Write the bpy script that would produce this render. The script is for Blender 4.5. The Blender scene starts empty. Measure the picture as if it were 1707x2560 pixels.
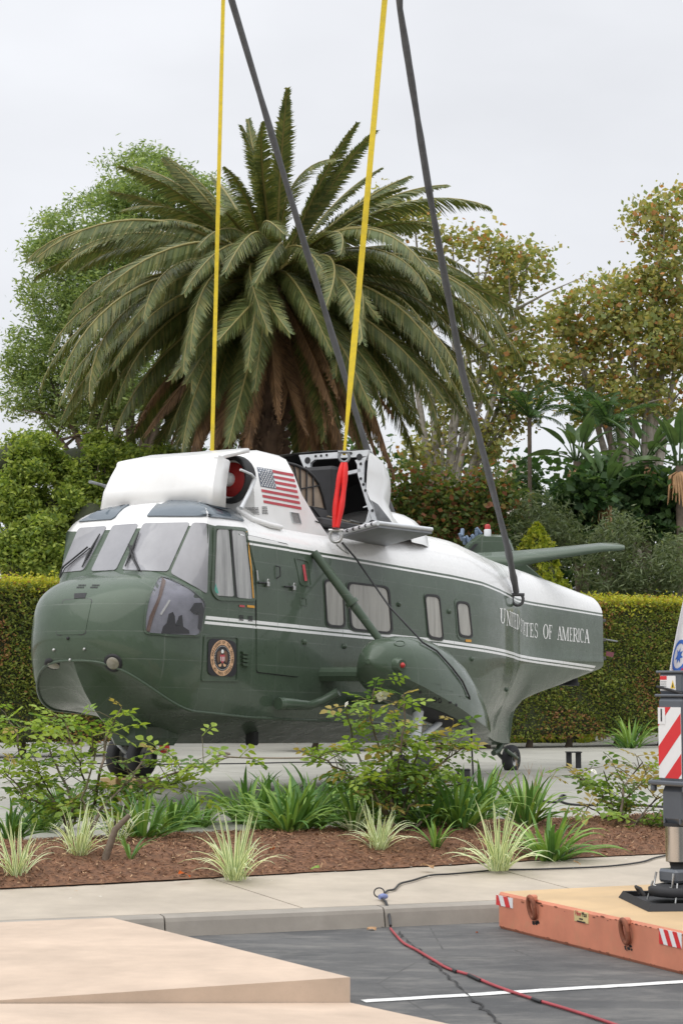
import bpy, bmesh, math, random
import numpy as np
from mathutils import Vector, Matrix, Euler
from mathutils.bvhtree import BVHTree
R = math.radians
rnd = random.Random(7)
rng = np.random.default_rng(11)
C = bpy.context.scene.collection
scn = bpy.context.scene

# ------------------------------------------------------------------ camera, sky, sun, exposure
CAM_Z = 1.91
PITCH = R(5.3044)
cam_d = bpy.data.cameras.new('camera')
cam = bpy.data.objects.new('camera', cam_d); C.objects.link(cam)
cam_d.sensor_fit = 'VERTICAL'; cam_d.sensor_height = 36.0; cam_d.lens = 36.0 * 4300 / 2352
cam_d.clip_end = 2000
cam.location = (0, 0, CAM_Z); cam.rotation_euler = (R(90) + PITCH, 0, 0)
scn.camera = cam
cam_d.dof.use_dof = True; cam_d.dof.focus_distance = 22.0; cam_d.dof.aperture_fstop = 7.0

SUN_EL, SUN_ROT = R(58), R(215)
world = bpy.data.worlds.new('World'); scn.world = world; world.use_nodes = True
nt = world.node_tree; nt.nodes.clear()
wo = nt.nodes.new('ShaderNodeOutputWorld'); bg = nt.nodes.new('ShaderNodeBackground')
sky = nt.nodes.new('ShaderNodeTexSky'); sky.sky_type = 'NISHITA'; sky.sun_disc = False
sky.sun_elevation = SUN_EL; sky.sun_rotation = SUN_ROT
tc = nt.nodes.new('ShaderNodeTexCoord'); sep = nt.nodes.new('ShaderNodeSeparateXYZ')
nt.links.new(tc.outputs['Generated'], sep.inputs[0])
rmp = nt.nodes.new('ShaderNodeValToRGB'); nt.links.new(sep.outputs['Z'], rmp.inputs[0])
e = rmp.color_ramp.elements                      # overcast: luminance grows towards the zenith
e[0].position = 0.0; e[0].color = (7.85, 7.93, 8.2, 1)
e[1].position = 1.0; e[1].color = (19.0, 19.3, 20.0, 1)
m_ = e.new(0.42); m_.color = (8.6, 8.7, 9.0, 1)
mp = nt.nodes.new('ShaderNodeMapping'); mp.inputs['Scale'].default_value = (1, 1, 2.6)
nt.links.new(tc.outputs['Generated'], mp.inputs[0])
nz = nt.nodes.new('ShaderNodeTexNoise'); nz.inputs['Scale'].default_value = 3.2; nz.inputs['Detail'].default_value = 5
nt.links.new(mp.outputs[0], nz.inputs['Vector'])
cr = nt.nodes.new('ShaderNodeMapRange'); cr.inputs[1].default_value = .3; cr.inputs[2].default_value = .7
cr.inputs[3].default_value = .90; cr.inputs[4].default_value = 1.06
nt.links.new(nz.outputs['Fac'], cr.inputs[0])
mul = nt.nodes.new('ShaderNodeMix'); mul.data_type = 'RGBA'; mul.blend_type = 'MULTIPLY'; mul.inputs[0].default_value = 1
nt.links.new(rmp.outputs[0], mul.inputs[6]); nt.links.new(cr.outputs[0], mul.inputs[7])
mx = nt.nodes.new('ShaderNodeMix'); mx.data_type = 'RGBA'; mx.inputs[0].default_value = .9
nt.links.new(sky.outputs[0], mx.inputs[6]); nt.links.new(mul.outputs[2], mx.inputs[7])
nt.links.new(mx.outputs[2], bg.inputs[0]); bg.inputs[1].default_value = 0.1
nt.links.new(bg.outputs[0], wo.inputs[0])
sun_d = bpy.data.lights.new('sun', 'SUN'); sun_d.energy = 1.5; sun_d.angle = R(75); sun_d.color = (1, .97, .92)
sun = bpy.data.objects.new('sun', sun_d); C.objects.link(sun)
sun.rotation_euler = (R(32), 0, R(-35))
scn.view_settings.view_transform = 'Standard'; scn.view_settings.look = 'None'
scn.view_settings.exposure = 0.16; scn.view_settings.gamma = 1; scn.view_settings.use_curve_mapping = False

# ------------------------------------------------------------------ helpers: survey of the place (photo pixels 1707x2560 to metres)
K = 1707 / 1568; FP = 4300 * K; CX, CY = 853.5, 1280.0; YH = 1575 * K
CAMV = np.array([0, 0, CAM_Z])
_f = np.array([0, math.cos(PITCH), math.sin(PITCH)]); _u = np.array([0, -math.sin(PITCH), math.cos(PITCH)]); _r = np.array([1., 0, 0])
def ray(x, y): return _f + _r * (x - CX) / FP + _u * (CY - y) / FP
def on_z(x, y, z): d = ray(x, y); return Vector(CAMV + d * ((z - CAM_Z) / d[2]))
def at_d(x, y, D): d = ray(x, y); return Vector(CAMV + d * (D / d[1]))
def p8(x, y): return (x * K, y * K)
z1 = lambda x, y: (50 + .5102 * x, 1100 + .5102 * y)
z2 = lambda x, y: (750 + .5102 * x, 1080 + .5102 * y)
za = lambda x, y: (60 + x * .3189, 1270 + y * .3189)
zb = lambda x, y: (220 + x * .3189, 1100 + y * .3189)
zc = lambda x, y: (690 + x * .2679, 1100 + y * .2679)
zd = lambda x, y: (1100 + x * .3189, 1280 + y * .3189)

# ------------------------------------------------------------------ helpers: objects
def tag(o, label=None, cat=None, group=None, kind=None):
    if label: o['label'] = label
    if cat: o['category'] = cat
    if group: o['group'] = group
    if kind: o['kind'] = kind
    return o
def empty(name, loc=(0, 0, 0), rot=(0, 0, 0), parent=None):
    o = bpy.data.objects.new(name, None); C.objects.link(o); o.empty_display_size = .2
    o.location = loc; o.rotation_euler = rot
    if parent: o.parent = parent
    return o
def thing(name, label, cat, loc=(0, 0, 0), rot=(0, 0, 0), group=None):
    return tag(empty(name, loc, rot), label, cat, group)
def link(name, me, parent=None, loc=None, rot=None, scale=None):
    o = bpy.data.objects.new(name, me); C.objects.link(o)
    if parent: o.parent = parent
    if loc is not None: o.location = loc
    if rot is not None: o.rotation_euler = rot
    if scale is not None: o.scale = scale if hasattr(scale, '__len__') else (scale,) * 3
    return o
def copy_tree(o, parent=None):
    c = o.copy(); C.objects.link(c)
    if parent: c.parent = parent
    for ch in list(o.children): copy_tree(ch, c)
    return c

class MB:
    def __init__(s): s.v = []; s.f = []; s.m = []; s.sm = []
    def add(s, vs, fs, mat=0, smooth=False):
        b = len(s.v); s.v += [tuple(v) for v in vs]
        for f in fs: s.f.append(tuple(i + b for i in f)); s.m.append(mat); s.sm.append(smooth)
        return s
    def box(s, c, d, rot=None, mat=0, taper=1.0):
        x, y, z = d[0] / 2, d[1] / 2, d[2] / 2; t = taper
        vs = [Vector(p) for p in [(-x, -y, -z), (x, -y, -z), (x, y, -z), (-x, y, -z), (-x * t, -y * t, z), (x * t, -y * t, z), (x * t, y * t, z), (-x * t, y * t, z)]]
        if rot is not None:
            m = rot if isinstance(rot, Matrix) else Euler(rot).to_matrix(); vs = [m @ v for v in vs]
        vs = [v + Vector(c) for v in vs]
        return s.add(vs, [(0, 3, 2, 1), (4, 5, 6, 7), (0, 1, 5, 4), (1, 2, 6, 5), (2, 3, 7, 6), (3, 0, 4, 7)], mat)
    def bbox(s, c, d, b=.01, rot=None, mat=0):       # box with chamfered edges
        x, y, z = d[0] / 2, d[1] / 2, d[2] / 2; b = min(b, x * .9, y * .9, z * .9)
        def ring(zz, i): return [(-x + i, -y, zz), (x - i, -y, zz), (x, -y + i, zz), (x, y - i, zz), (x - i, y, zz), (-x + i, y, zz), (-x, y - i, zz), (-x, -y + i, zz)]
        def ins(r, k): return [(max(-x + k, min(x - k, p[0])), max(-y + k, min(y - k, p[1])), p[2]) for p in r]
        rs = [ins(ring(-z, b), b * .7), ring(-z + b, b), ring(z - b, b), ins(ring(z, b), b * .7)]
        vs = [Vector(p) for r in rs for p in r]
        if rot is not None:
            m = rot if isinstance(rot, Matrix) else Euler(rot).to_matrix(); vs = [m @ v for v in vs]
        vs = [v + Vector(c) for v in vs]
        fs = [tuple(range(7, -1, -1)), tuple(range(24, 32))]
        for k in range(3):
            for i in range(8): j = (i + 1) % 8; fs.append((k * 8 + i, k * 8 + j, k * 8 + 8 + j, k * 8 + 8 + i))
        return s.add(vs, fs, mat)
    def loft(s, rings, closed=True, cap=(True, True), mat=0, smooth=True):
        n = len(rings[0]); vs = [p for r in rings for p in r]; fs = []
        for k in range(len(rings) - 1):
            for i in range(n if closed else n - 1):
                j = (i + 1) % n; fs.append((k * n + i, k * n + j, (k + 1) * n + j, (k + 1) * n + i))
        s.add(vs, fs, mat, smooth)
        if closed and cap[0]: s.add(rings[0], [tuple(range(n - 1, -1, -1))], mat)
        if closed and cap[1]: s.add(rings[-1], [tuple(range(n))], mat)
        return s
    def tube(s, pts, r, n=8, mat=0, cap=True, flat=1.0):
        pts = [Vector(p) for p in pts]; rr = r if hasattr(r, '__len__') else [r] * len(pts); rings = []
        ref = None
        for i, p in enumerate(pts):
            t = (pts[min(i + 1, len(pts) - 1)] - pts[max(i - 1, 0)]).normalized()
            if ref is None: ref = t.cross(Vector((0, 0, 1)) if abs(t.z) < .9 else Vector((1, 0, 0))).normalized()
            ref = (ref - t * ref.dot(t)).normalized(); b = t.cross(ref)
            rings.append([p + (ref * math.cos(2 * math.pi * k / n) + b * flat * math.sin(2 * math.pi * k / n)) * rr[i] for k in range(n)])
        return s.loft(rings, True, (cap, cap), mat)
    def lathe(s, prof, o=(0, 0, 0), n=20, mat=0, rot=None, cap=True):
        rings = []
        for r, z in prof:
            ring = [Vector((r * math.cos(2 * math.pi * k / n), r * math.sin(2 * math.pi * k / n), z)) for k in range(n)]
            if rot is not None: ring = [rot @ p for p in ring]
            rings.append([p + Vector(o) for p in ring])
        return s.loft(rings, True, (cap, cap), mat)
    def mesh(s, name, mats):
        me = bpy.data.meshes.new(name); me.from_pydata(s.v, [], s.f)
        for m in (mats if isinstance(mats, (list, tuple)) else [mats]): me.materials.append(m)
        me.polygons.foreach_set('material_index', s.m); me.polygons.foreach_set('use_smooth', s.sm); me.update()
        return me
    def build(s, name, mats, parent=None, loc=None, rot=None, scale=None):
        return link(name, s.mesh(name, mats), parent, loc, rot, scale)

def quads_mesh(name, V, mats, midx=None, smooth=False):   # V: (N,4,3) numpy array of quads
    n = len(V); me = bpy.data.meshes.new(name)
    me.vertices.add(n * 4); me.vertices.foreach_set('co', np.ascontiguousarray(V, dtype=np.float32).ravel())
    me.loops.add(n * 4); me.loops.foreach_set('vertex_index', np.arange(n * 4, dtype=np.int32))
    me.polygons.add(n); me.polygons.foreach_set('loop_start', np.arange(0, n * 4, 4, dtype=np.int32))
    me.polygons.foreach_set('loop_total', np.full(n, 4, dtype=np.int32))
    for m in mats: me.materials.append(m)
    if midx is not None: me.polygons.foreach_set('material_index', midx.astype(np.int32))
    me.update(calc_edges=True); return me

# ------------------------------------------------------------------ materials
class N:
    def __init__(s, m): s.t = m.node_tree
    def new(s, t, **kw):
        n = s.t.nodes.new(t)
        for k, v in kw.items(): setattr(n, k, v)
        return n
    def lk(s, a, b): s.t.links.new(a, b)
    def math(s, op, a, b=None, clamp=False):
        n = s.new('ShaderNodeMath', operation=op, use_clamp=clamp)
        for i, v in enumerate((a, b)):
            if v is None: continue
            if isinstance(v, (int, float)): n.inputs[i].default_value = v
            else: s.lk(v, n.inputs[i])
        return n.outputs[0]
    def mix(s, f, a, b, blend='MIX'):
        n = s.new('ShaderNodeMix', data_type='RGBA', blend_type=blend)
        for i, v in ((0, f), (6, a), (7, b)):
            if isinstance(v, (int, float)): n.inputs[i].default_value = v if i == 0 else (v, v, v, 1)
            elif isinstance(v, tuple): n.inputs[i].default_value = (*v[:3], 1)
            else: s.lk(v, n.inputs[i])
        return n.outputs[2]
    def noise(s, vec, scale, detail=4, rough=.55):
        n = s.new('ShaderNodeTexNoise'); n.inputs['Scale'].default_value = scale; n.inputs['Detail'].default_value = detail
        n.inputs['Roughness'].default_value = rough
        if vec is not None: s.lk(vec, n.inputs['Vector'])
        return n.outputs['Fac']
    def rng(s, v, a, b, c=0., d=1.):
        n = s.new('ShaderNodeMapRange'); s.lk(v, n.inputs[0])
        for i, x in enumerate((a, b, c, d)): n.inputs[i + 1].default_value = x
        return n.outputs[0]
    def mapv(s, vec, scale=(1, 1, 1), rot=(0, 0, 0)):
        n = s.new('ShaderNodeMapping'); n.inputs['Scale'].default_value = scale; n.inputs['Rotation'].default_value = rot
        s.lk(vec, n.inputs[0]); return n.outputs[0]
    def bump(s, h, strength, dist=.01):
        n = s.new('ShaderNodeBump'); n.inputs['Strength'].default_value = strength; n.inputs['Distance'].default_value = dist
        s.lk(h, n.inputs['Height']); return n.outputs[0]
def base(name):
    m = bpy.data.materials.new(name); m.use_nodes = True; n = N(m)
    b = m.node_tree.nodes['Principled BSDF']; tcn = n.new('ShaderNodeTexCoord')
    return m, n, b, tcn
def M(name, col, rough=.6, metal=0., var=.12, scale=6., bump=0., bscale=60., coat=0., spec=.5, dirt=0., dcol=(.08, .06, .04), coords='Object'):
    m, n, b, tcn = base(name); vec = tcn.outputs[coords]
    f = n.noise(vec, scale, 6, .6)
    c = n.mix(n.rng(f, .3, .7), tuple(x * (1 - var) for x in col), tuple(min(1, x * (1 + var)) for x in col))
    if dirt > 0:
        g = n.rng(n.noise(vec, scale * 2.7, 8, .7), .52, .75, 0, dirt); c = n.mix(g, c, dcol)
    n.lk(c, b.inputs['Base Color']); b.inputs['Metallic'].default_value = metal
    n.lk(n.rng(f, .3, .7, max(.02, rough * .85), min(1, rough * 1.15)), b.inputs['Roughness'])
    b.inputs['Coat Weight'].default_value = coat; b.inputs['Coat Roughness'].default_value = .08; b.inputs['Specular IOR Level'].default_value = spec
    if bump > 0: n.lk(n.bump(n.noise(vec, bscale, 5, .65), bump), b.inputs['Normal'])
    return m
def leafm(name, col, var=.25, rough=.55, trans=.42, scale=3., spec=.35, gain=1.95):
    col = tuple(c * gain for c in col)
    m, n, b, tcn = base(name)
    f = n.noise(tcn.outputs['Object'], scale, 3)
    c = n.mix(n.rng(f, .3, .7), tuple(x * (1 - var) for x in col), tuple(x * (1 + var) for x in col))
    n.lk(c, b.inputs['Base Color']); b.inputs['Roughness'].default_value = rough; b.inputs['Specular IOR Level'].default_value = spec
    tr = n.new('ShaderNodeBsdfTranslucent'); n.lk(n.mix(1., c, (1.25, 1.25, .7), 'MULTIPLY'), tr.inputs[0])
    ms = n.new('ShaderNodeMixShader'); ms.inputs[0].default_value = trans
    n.lk(b.outputs[0], ms.inputs[1]); n.lk(tr.outputs[0], ms.inputs[2])
    n.lk(ms.outputs[0], m.node_tree.nodes['Material Output'].inputs[0]); return m

GREEN = (.066, .093, .064)
def paint(name, plain=False):        # livery in metres along the airframe: x aft, z up
    m, n, b, tcn = base(name); vec = tcn.outputs['Object']
    sp = n.new('ShaderNodeSeparateXYZ'); n.lk(vec, sp.inputs[0]); x, z = sp.outputs[0], sp.outputs[2]
    f = n.noise(vec, 1.4, 6, .6)
    g = n.mix(n.rng(f, .3, .7), tuple(c * .88 for c in GREEN), tuple(c * 1.15 for c in GREEN))
    st = n.noise(n.mapv(vec, (7, 7, .5)), 2.2, 5, .65)                        # rain streaks and chalky wear
    g = n.mix(n.rng(st, .58, .85, 0, .3), g, (.085, .105, .08))
    w = n.mix(n.rng(st, .6, .9, 0, .22), (.80, .80, .79), (.62, .60, .56))
    if not plain:
        fc = n.new('ShaderNodeFloatCurve'); cu = fc.mapping.curves[0]
        fc.mapping.use_clip = False
        pts = [(-1.6, 3.215), (-.2, 3.205), (.5, 3.17), (.63, 3.09), (3, 3.09), (6, 3.08), (7, 3.06), (8, 3.0), (9, 2.965), (13.4, 2.96)]
        sc = lambda p: ((p[0] + 2) / 16, (p[1] - 2.8) / .6)
        q = [sc(p) for p in pts]; cu.points[0].location = q[0]; cu.points[1].location = q[-1]
        for p in q[1:-1]: cu.points.new(*p)
        for p in cu.points: p.handle_type = 'VECTOR'
        fc.mapping.update()
        n.lk(n.math('DIVIDE', n.math('ADD', x, 2.), 16.), fc.inputs['Value'])
        zb_ = n.math('ADD', n.math('MULTIPLY', fc.outputs[0], .6), 2.8)
        d = n.math('SUBTRACT', z, zb_)
        up_ = n.math('GREATER_THAN', d, 0.)
        pin = n.math('MULTIPLY', n.math('GREATER_THAN', d, -.055), n.math('LESS_THAN', d, -.03))
        pin = n.math('MULTIPLY', pin, n.math('GREATER_THAN', x, .62))
        zs = n.math('SUBTRACT', 2.105, n.math('MULTIPLY', n.rng(x, 5.5, 9.6, 0, 1), .075))
        zs = n.math('SUBTRACT', zs, n.math('MULTIPLY', n.rng(x, 9.6, 12.6, 0, 1), .05))
        ds = n.math('SUBTRACT', z, zs)
        s1 = n.math('MULTIPLY', n.math('GREATER_THAN', ds, .012), n.math('LESS_THAN', ds, .052))
        s2 = n.math('MULTIPLY', n.math('LESS_THAN', ds, -.008), n.math('GREATER_THAN', ds, -.04))
        ss = n.math('MULTIPLY', n.math('ADD', s1, s2), n.math('MULTIPLY', n.math('GREATER_THAN', x, -.21), n.math('LESS_THAN', x, 12.7)))
        tot = n.math('ADD', n.math('ADD', up_, pin), ss, True)
        col = n.mix(tot, g, w)
    else: col = g
    ax_ = n.math('ABSOLUTE', n.math('SUBTRACT', n.math('FRACT', n.math('DIVIDE', x, .52)), .5)); az_ = n.math('ABSOLUTE', n.math('SUBTRACT', n.math('FRACT', n.math('DIVIDE', z, .3)), .5))
    ln_ = n.math('MAXIMUM', n.math('LESS_THAN', ax_, .012), n.math('LESS_THAN', az_, .018))
    ln_ = n.math('MULTIPLY', ln_, n.rng(n.noise(vec, 3.1, 3), .38, .62, .08, .5))
    if not plain: ln_ = n.math('MULTIPLY', ln_, n.math('SUBTRACT', 1., up_))
    col = n.mix(ln_, col, (.15, .17, .145))      # worn skin joints
    n.lk(col, b.inputs['Base Color'])
    n.lk(n.rng(n.noise(vec, 5., 5, .6), .3, .75, .2, .42), b.inputs['Roughness'])
    b.inputs['Coat Weight'].default_value = .4; b.inputs['Coat Roughness'].default_value = .07; b.inputs['Specular IOR Level'].default_value = .12
    # skin panels: seams, rows of rivets and slight oil-canning
    fx = n.math('ABSOLUTE', n.math('SUBTRACT', n.math('FRACT', n.math('DIVIDE', x, .52)), .5))
    fz = n.math('ABSOLUTE', n.math('SUBTRACT', n.math('FRACT', n.math('DIVIDE', z, .3)), .5))
    seam = n.math('MAXIMUM', n.math('LESS_THAN', fx, .012), n.math('LESS_THAN', fz, .016))
    rv = n.math('LESS_THAN', n.math('ABSOLUTE', n.math('SUBTRACT', n.math('FRACT', n.math('DIVIDE', z, .04)), .5)), .22)
    rv = n.math('MULTIPLY', rv, n.math('MULTIPLY', n.math('LESS_THAN', fx, .05), n.math('GREATER_THAN', fx, .03)))
    h = n.math('SUBTRACT', n.math('MULTIPLY', rv, .6), seam)
    h = n.math('ADD', h, n.math('MULTIPLY', n.noise(n.mapv(vec, (1.9, 1.9, 3.3)), 1.6, 2), 1.6))
    n.lk(n.bump(h, .35, .006), b.inputs['Normal'])
    return m

def concrete(name, col, scale=1.3, stain=.25, joint=False):
    m, n, b, tcn = base(name); g = n.new('ShaderNodeNewGeometry'); vec = g.outputs['Position']
    f1 = n.noise(vec, scale, 8, .65); f2 = n.noise(vec, scale * .23, 4, .6); f3 = n.noise(vec, 90, 3)
    c = n.mix(n.rng(f1, .3, .72), tuple(x * .82 for x in col), tuple(x * 1.1 for x in col))
    c = n.mix(n.rng(f2, .5, .72, 0, stain), c, tuple(x * .55 for x in col))
    c = n.mix(n.rng(f3, .58, .75, 0, .25), c, tuple(x * .6 for x in col))
    st = n.noise(n.mapv(vec, (.35, 2.2, 1), (0, 0, R(19))), .8, 6, .7)
    c = n.mix(n.rng(st, .52, .7, 0, stain * .8), c, tuple(x * .7 for x in col))
    n.lk(c, b.inputs['Base Color']); n.lk(n.rng(f2, .3, .7, .55, .85), b.inputs['Roughness'])
    n.lk(n.bump(n.noise(vec, 140, 4, .7), .25, .004), b.inputs['Normal']); return m
def asphalt(name):
    m, n, b, tcn = base(name); g = n.new('ShaderNodeNewGeometry'); vec = g.outputs['Position']
    f1 = n.noise(vec, 1.1, 8, .65); f3 = n.noise(vec, 170, 3, .7)
    c = n.mix(n.rng(f1, .3, .7), (.068, .068, .068), (.103, .102, .10))
    c = n.mix(n.rng(f3, .56, .70, 0, .7), c, (.19, .185, .175)); f4 = n.noise(vec, 38, 4, .75); c = n.mix(n.rng(f4, .55, .72, 0, .5), c, (.15, .145, .135))
    gr = n.noise(n.mapv(vec, (.9, 2.6, 1), (0, 0, R(10))), 1.6, 9, .75)
    c = n.mix(n.rng(gr, .48, .64, 0, .75), c, (.175, .168, .155))
    pt = n.noise(n.mapv(vec, (1, 1.6, 1), (0, 0, R(-25))), .75, 7, .7)
    c = n.mix(n.rng(pt, .50, .60, 0, .55), c, (.038, .04, .043))
    vo = n.new('ShaderNodeTexVoronoi', feature='DISTANCE_TO_EDGE'); vo.inputs['Scale'].default_value = .55; wv = n.mix(.12, vec, n.new('ShaderNodeTexNoise').outputs['Color']); n.lk(wv, vo.inputs['Vector'])
    c = n.mix(n.math('MULTIPLY', n.math('LESS_THAN', vo.outputs['Distance'], .0025), n.rng(gr, .42, .6, 0, .8)), c, (.02, .02, .02))
    n.lk(c, b.inputs['Base Color']); b.inputs['Roughness'].default_value = .82
    n.lk(n.bump(f3, .6, .006), b.inputs['Normal']); return m

MT = dict(
    paint=paint('livery paint'), green=paint('green paint', True),
    white=M('white paint', (.80, .80, .79), .32, var=.03, scale=3, coat=.3, dirt=.16, dcol=(.55, .52, .47)),
    dwhite=M('worn white primer', (.60, .62, .64), .45, var=.1, scale=6, dirt=.4, dcol=(.3, .3, .3)),
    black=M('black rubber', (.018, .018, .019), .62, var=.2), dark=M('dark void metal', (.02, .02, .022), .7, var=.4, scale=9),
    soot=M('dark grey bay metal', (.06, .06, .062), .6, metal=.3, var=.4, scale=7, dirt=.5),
    grey=M('grey metal', (.24, .25, .26), .45, metal=.6, var=.15, scale=8, dirt=.3),
    steel=M('galvanised steel', (.45, .45, .44), .35, metal=.9, var=.15, scale=20, dirt=.25),
    red=M('red paint', (.40, .02, .018), .45, var=.15), tan=M('tan inner skin', (.30, .235, .17), .5, var=.2, scale=7, dirt=.3),
    orange=M('yellow placard', (.62, .30, .03), .5), rubber=M('tyre rubber', (.022, .022, .024), .75, var=.25, scale=12, bump=.15),
    rim=M('wheel rim', (.5, .5, .48), .4, metal=.4, var=.2, dirt=.4),
    navy=M('navy print', (.014, .013, .018), .5), gold=M('gold print', (.70, .42, .24), .5, var=.12, scale=14),
    whiteprint=M('white print', (.82, .82, .80), .45, var=.03), redprint=M('red print', (.48, .06, .075), .5, var=.1),
    blueprint=M('faded blue print', (.13, .15, .19), .5, var=.2), brownprint=M('brown print', (.16, .08, .045), .5),
    curtain=M('curtain', (.5, .5, .5), .8), lens=M('lamp lens', (.26, .24, .19), .15, coat=.6),
    yellow=M('yellow webbing', (.62, .46, .018), .7, var=.14, scale=9, bump=.3, bscale=90, dirt=.25, dcol=(.2, .16, .02)),
    sling=M('grey sling sleeve', (.085, .085, .088), .7, var=.25, scale=5, bump=.6, bscale=14, dirt=.3, dcol=(.16, .16, .16)),
    redsling=M('red sling sleeve', (.72, .02, .018), .6, var=.12, scale=5, bump=.4, bscale=20),
    cable=M('black cable', (.02, .02, .022), .5), redcable=M('red cable', (.33, .045, .055), .5, var=.2, scale=5),
    rope=M('rope', (.22, .18, .13), .8), wood=M('timber', (.42, .30, .14), .7, var=.2, scale=8, bump=.2),
    bark=M('bark', (.13, .10, .075), .85, var=.35, scale=7, bump=.6, bscale=22), palebark=M('pale bark', (.32, .29, .25), .8, var=.35, scale=5, bump=.3, bscale=18),
    palmbark=M('palm trunk', (.12, .075, .05), .85, var=.4, scale=5, bump=.8, bscale=14),
    stem=M('rose stem', (.10, .085, .04), .7, var=.35, scale=20), woody=M('woody base', (.15, .115, .085), .8, var=.3, scale=14, bump=.5, bscale=30),
    petal=M('petal', (.82, .80, .72), .6, var=.06),
    jack=M('slate grey enamel', (.085, .097, .115), .35, var=.08, scale=4, coat=.3, dirt=.15, dcol=(.2, .2, .2)),
    chrome=M('chromed rod', (.62, .60, .56), .16, metal=1, var=.06, scale=3),
    matside=M('worn orange paint', (.58, .215, .13), .55, var=.16, scale=2.5, dirt=.28, dcol=(.42, .30, .16)),
    mattop=M('weathered tan deck', (.52, .365, .20), .65, var=.12, scale=2.2, dirt=.22, dcol=(.42, .32, .2)),
    rust=M('rusty steel', (.22, .075, .04), .75, var=.35, scale=14, dirt=.4),
    hazred=M('reflective red', (.62, .025, .03), .4, var=.06), hazwhite=M('reflective white', (.74, .74, .74), .4, var=.04),
    sign=M('sign yellow', (.72, .50, .05), .5), signcream=M('cream plate', (.62, .50, .24), .5),
    terracotta=M('roof tile', (.40, .22, .16), .8, var=.25, scale=3, bump=.5, bscale=8), stucco=M('pale stucco', (.62, .58, .52), .85, var=.06, bump=.2),
    picket=M('white fence paint', (.7, .7, .68), .6), fencebrown=M('brown fence wood', (.15, .09, .06), .8),
    bluekit=M('blue grey fitting', (.13, .18, .26), .5, var=.3, scale=20), flagwhite=M('flag cloth', (.72, .72, .74), .7, var=.05),
    flagblue=M('flag blue', (.05, .15, .5), .7), flagred=M('flag red', (.45, .03, .06), .7), tealpane=M('teal edge', (.03, .30, .22), .3, coat=.5),
    pad=concrete('pad concrete', (.37, .36, .315), 1.2, .35), walk=concrete('pavement concrete', (.445, .385, .31), 1.9, .34),
    kerb=concrete('kerb concrete', (.31, .28, .24), 2.6, .7), pink=concrete('tinted concrete', (.54, .42, .322), 1.9, .45),
    asphalt=asphalt('asphalt'), line=M('line paint', (.68, .68, .66), .7, var=.1, scale=9, dirt=.5, dcol=(.12, .12, .12), bump=.4),
    tar=M('crack and tar', (.018, .018, .018), .8), earth=M('earth', (.11, .075, .045), .95, var=.3, scale=2),
    mulch=M('bark mulch', (.165, .08, .042), .95, var=.45, scale=16, bump=1., bscale=55),
)
def pane_mat(name, a, b_, scale=(1, 1, 1), rough=.04):
    m, n, b, tcn = base(name); vec = tcn.outputs['Object']
    f = n.noise(n.mapv(vec, scale), 2.2, 5, .6)
    n.lk(n.mix(n.rng(f, .32, .68), a, b_), b.inputs['Base Color'])
    b.inputs['Roughness'].default_value = .75; b.inputs['Coat Weight'].default_value = 1.; b.inputs['Coat Roughness'].default_value = rough
    n.lk(n.bump(n.noise(n.mapv(vec, (1, 1, .35)), 4., 2), .12, .02), b.inputs['Coat Normal']); return m
MT['windshield'] = pane_mat('sheeted windshield glass', (.185, .185, .20), (.27, .27, .285), (.9, .9, .5))
MT['chin'] = pane_mat('dark tinted glass', (.006, .006, .008), (.10, .10, .115), (2.6, 2.6, 1.1))
def clear_glass():
    m, n, b, tcn = base('clear window glass'); b.inputs['Base Color'].default_value = (.03, .03, .035, 1); b.inputs['Roughness'].default_value = .03; b.inputs['Coat Weight'].default_value = 1.; b.inputs['Coat Roughness'].default_value = .02
    t = n.new('ShaderNodeBsdfTransparent'); ms = n.new('ShaderNodeMixShader'); ms.inputs[0].default_value = .62
    n.lk(b.outputs[0], ms.inputs[1]); n.lk(t.outputs[0], ms.inputs[2]); n.lk(ms.outputs[0], m.node_tree.nodes['Material Output'].inputs[0]); return m
MT['clear'] = clear_glass()
MT['liner'] = M('lilac grey cockpit lining', (.33, .33, .39), .7, var=.35, scale=3.5)
MT['tag'] = M('maroon tag', (.16, .025, .04), .6)
MT['cabinpane'] = pane_mat('curtained window glass', (.19, .18, .155), (.36, .345, .30), (5, 5, .4))
MT['sidepane'] = pane_mat('cockpit side glass', (.20, .20, .20), (.42, .42, .41), (5, 5, .5))
MT['eyebrow'] = pane_mat('blue grey roof glass', (.06, .085, .11), (.085, .115, .14))
# ------------------------------------------------------------------ the helicopter (metres from the cockpit bulkhead: x aft, y starboard, z up from the ground)
HELI_O = Vector((-2.356, 21.6, 0.53))
heli = thing('helicopter', 'large green and white presidential helicopter with its rotor and tail removed, under lifting slings', 'helicopter', HELI_O, (0, R(1.385), R(60)))
HM = Matrix.Translation(HELI_O) @ Euler((0, R(1.385), R(60))).to_matrix().to_4x4(); HI = HM.inverted()
CAML = HI @ Vector(CAMV)
def ldir(px): return (HI.to_3x3() @ Vector(ray(*px))).normalized()
def LY(px, lat): d = ldir(px); return CAML + d * ((-lat - CAML.y) / d.y)       # point on the plane 'lat' metres to port
def LA(px, a): d = ldir(px); return CAML + d * ((a - CAML.x) / d.x)
def LZ(px, z): d = ldir(px); return CAML + d * ((z - CAML.z) / d.z)

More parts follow.
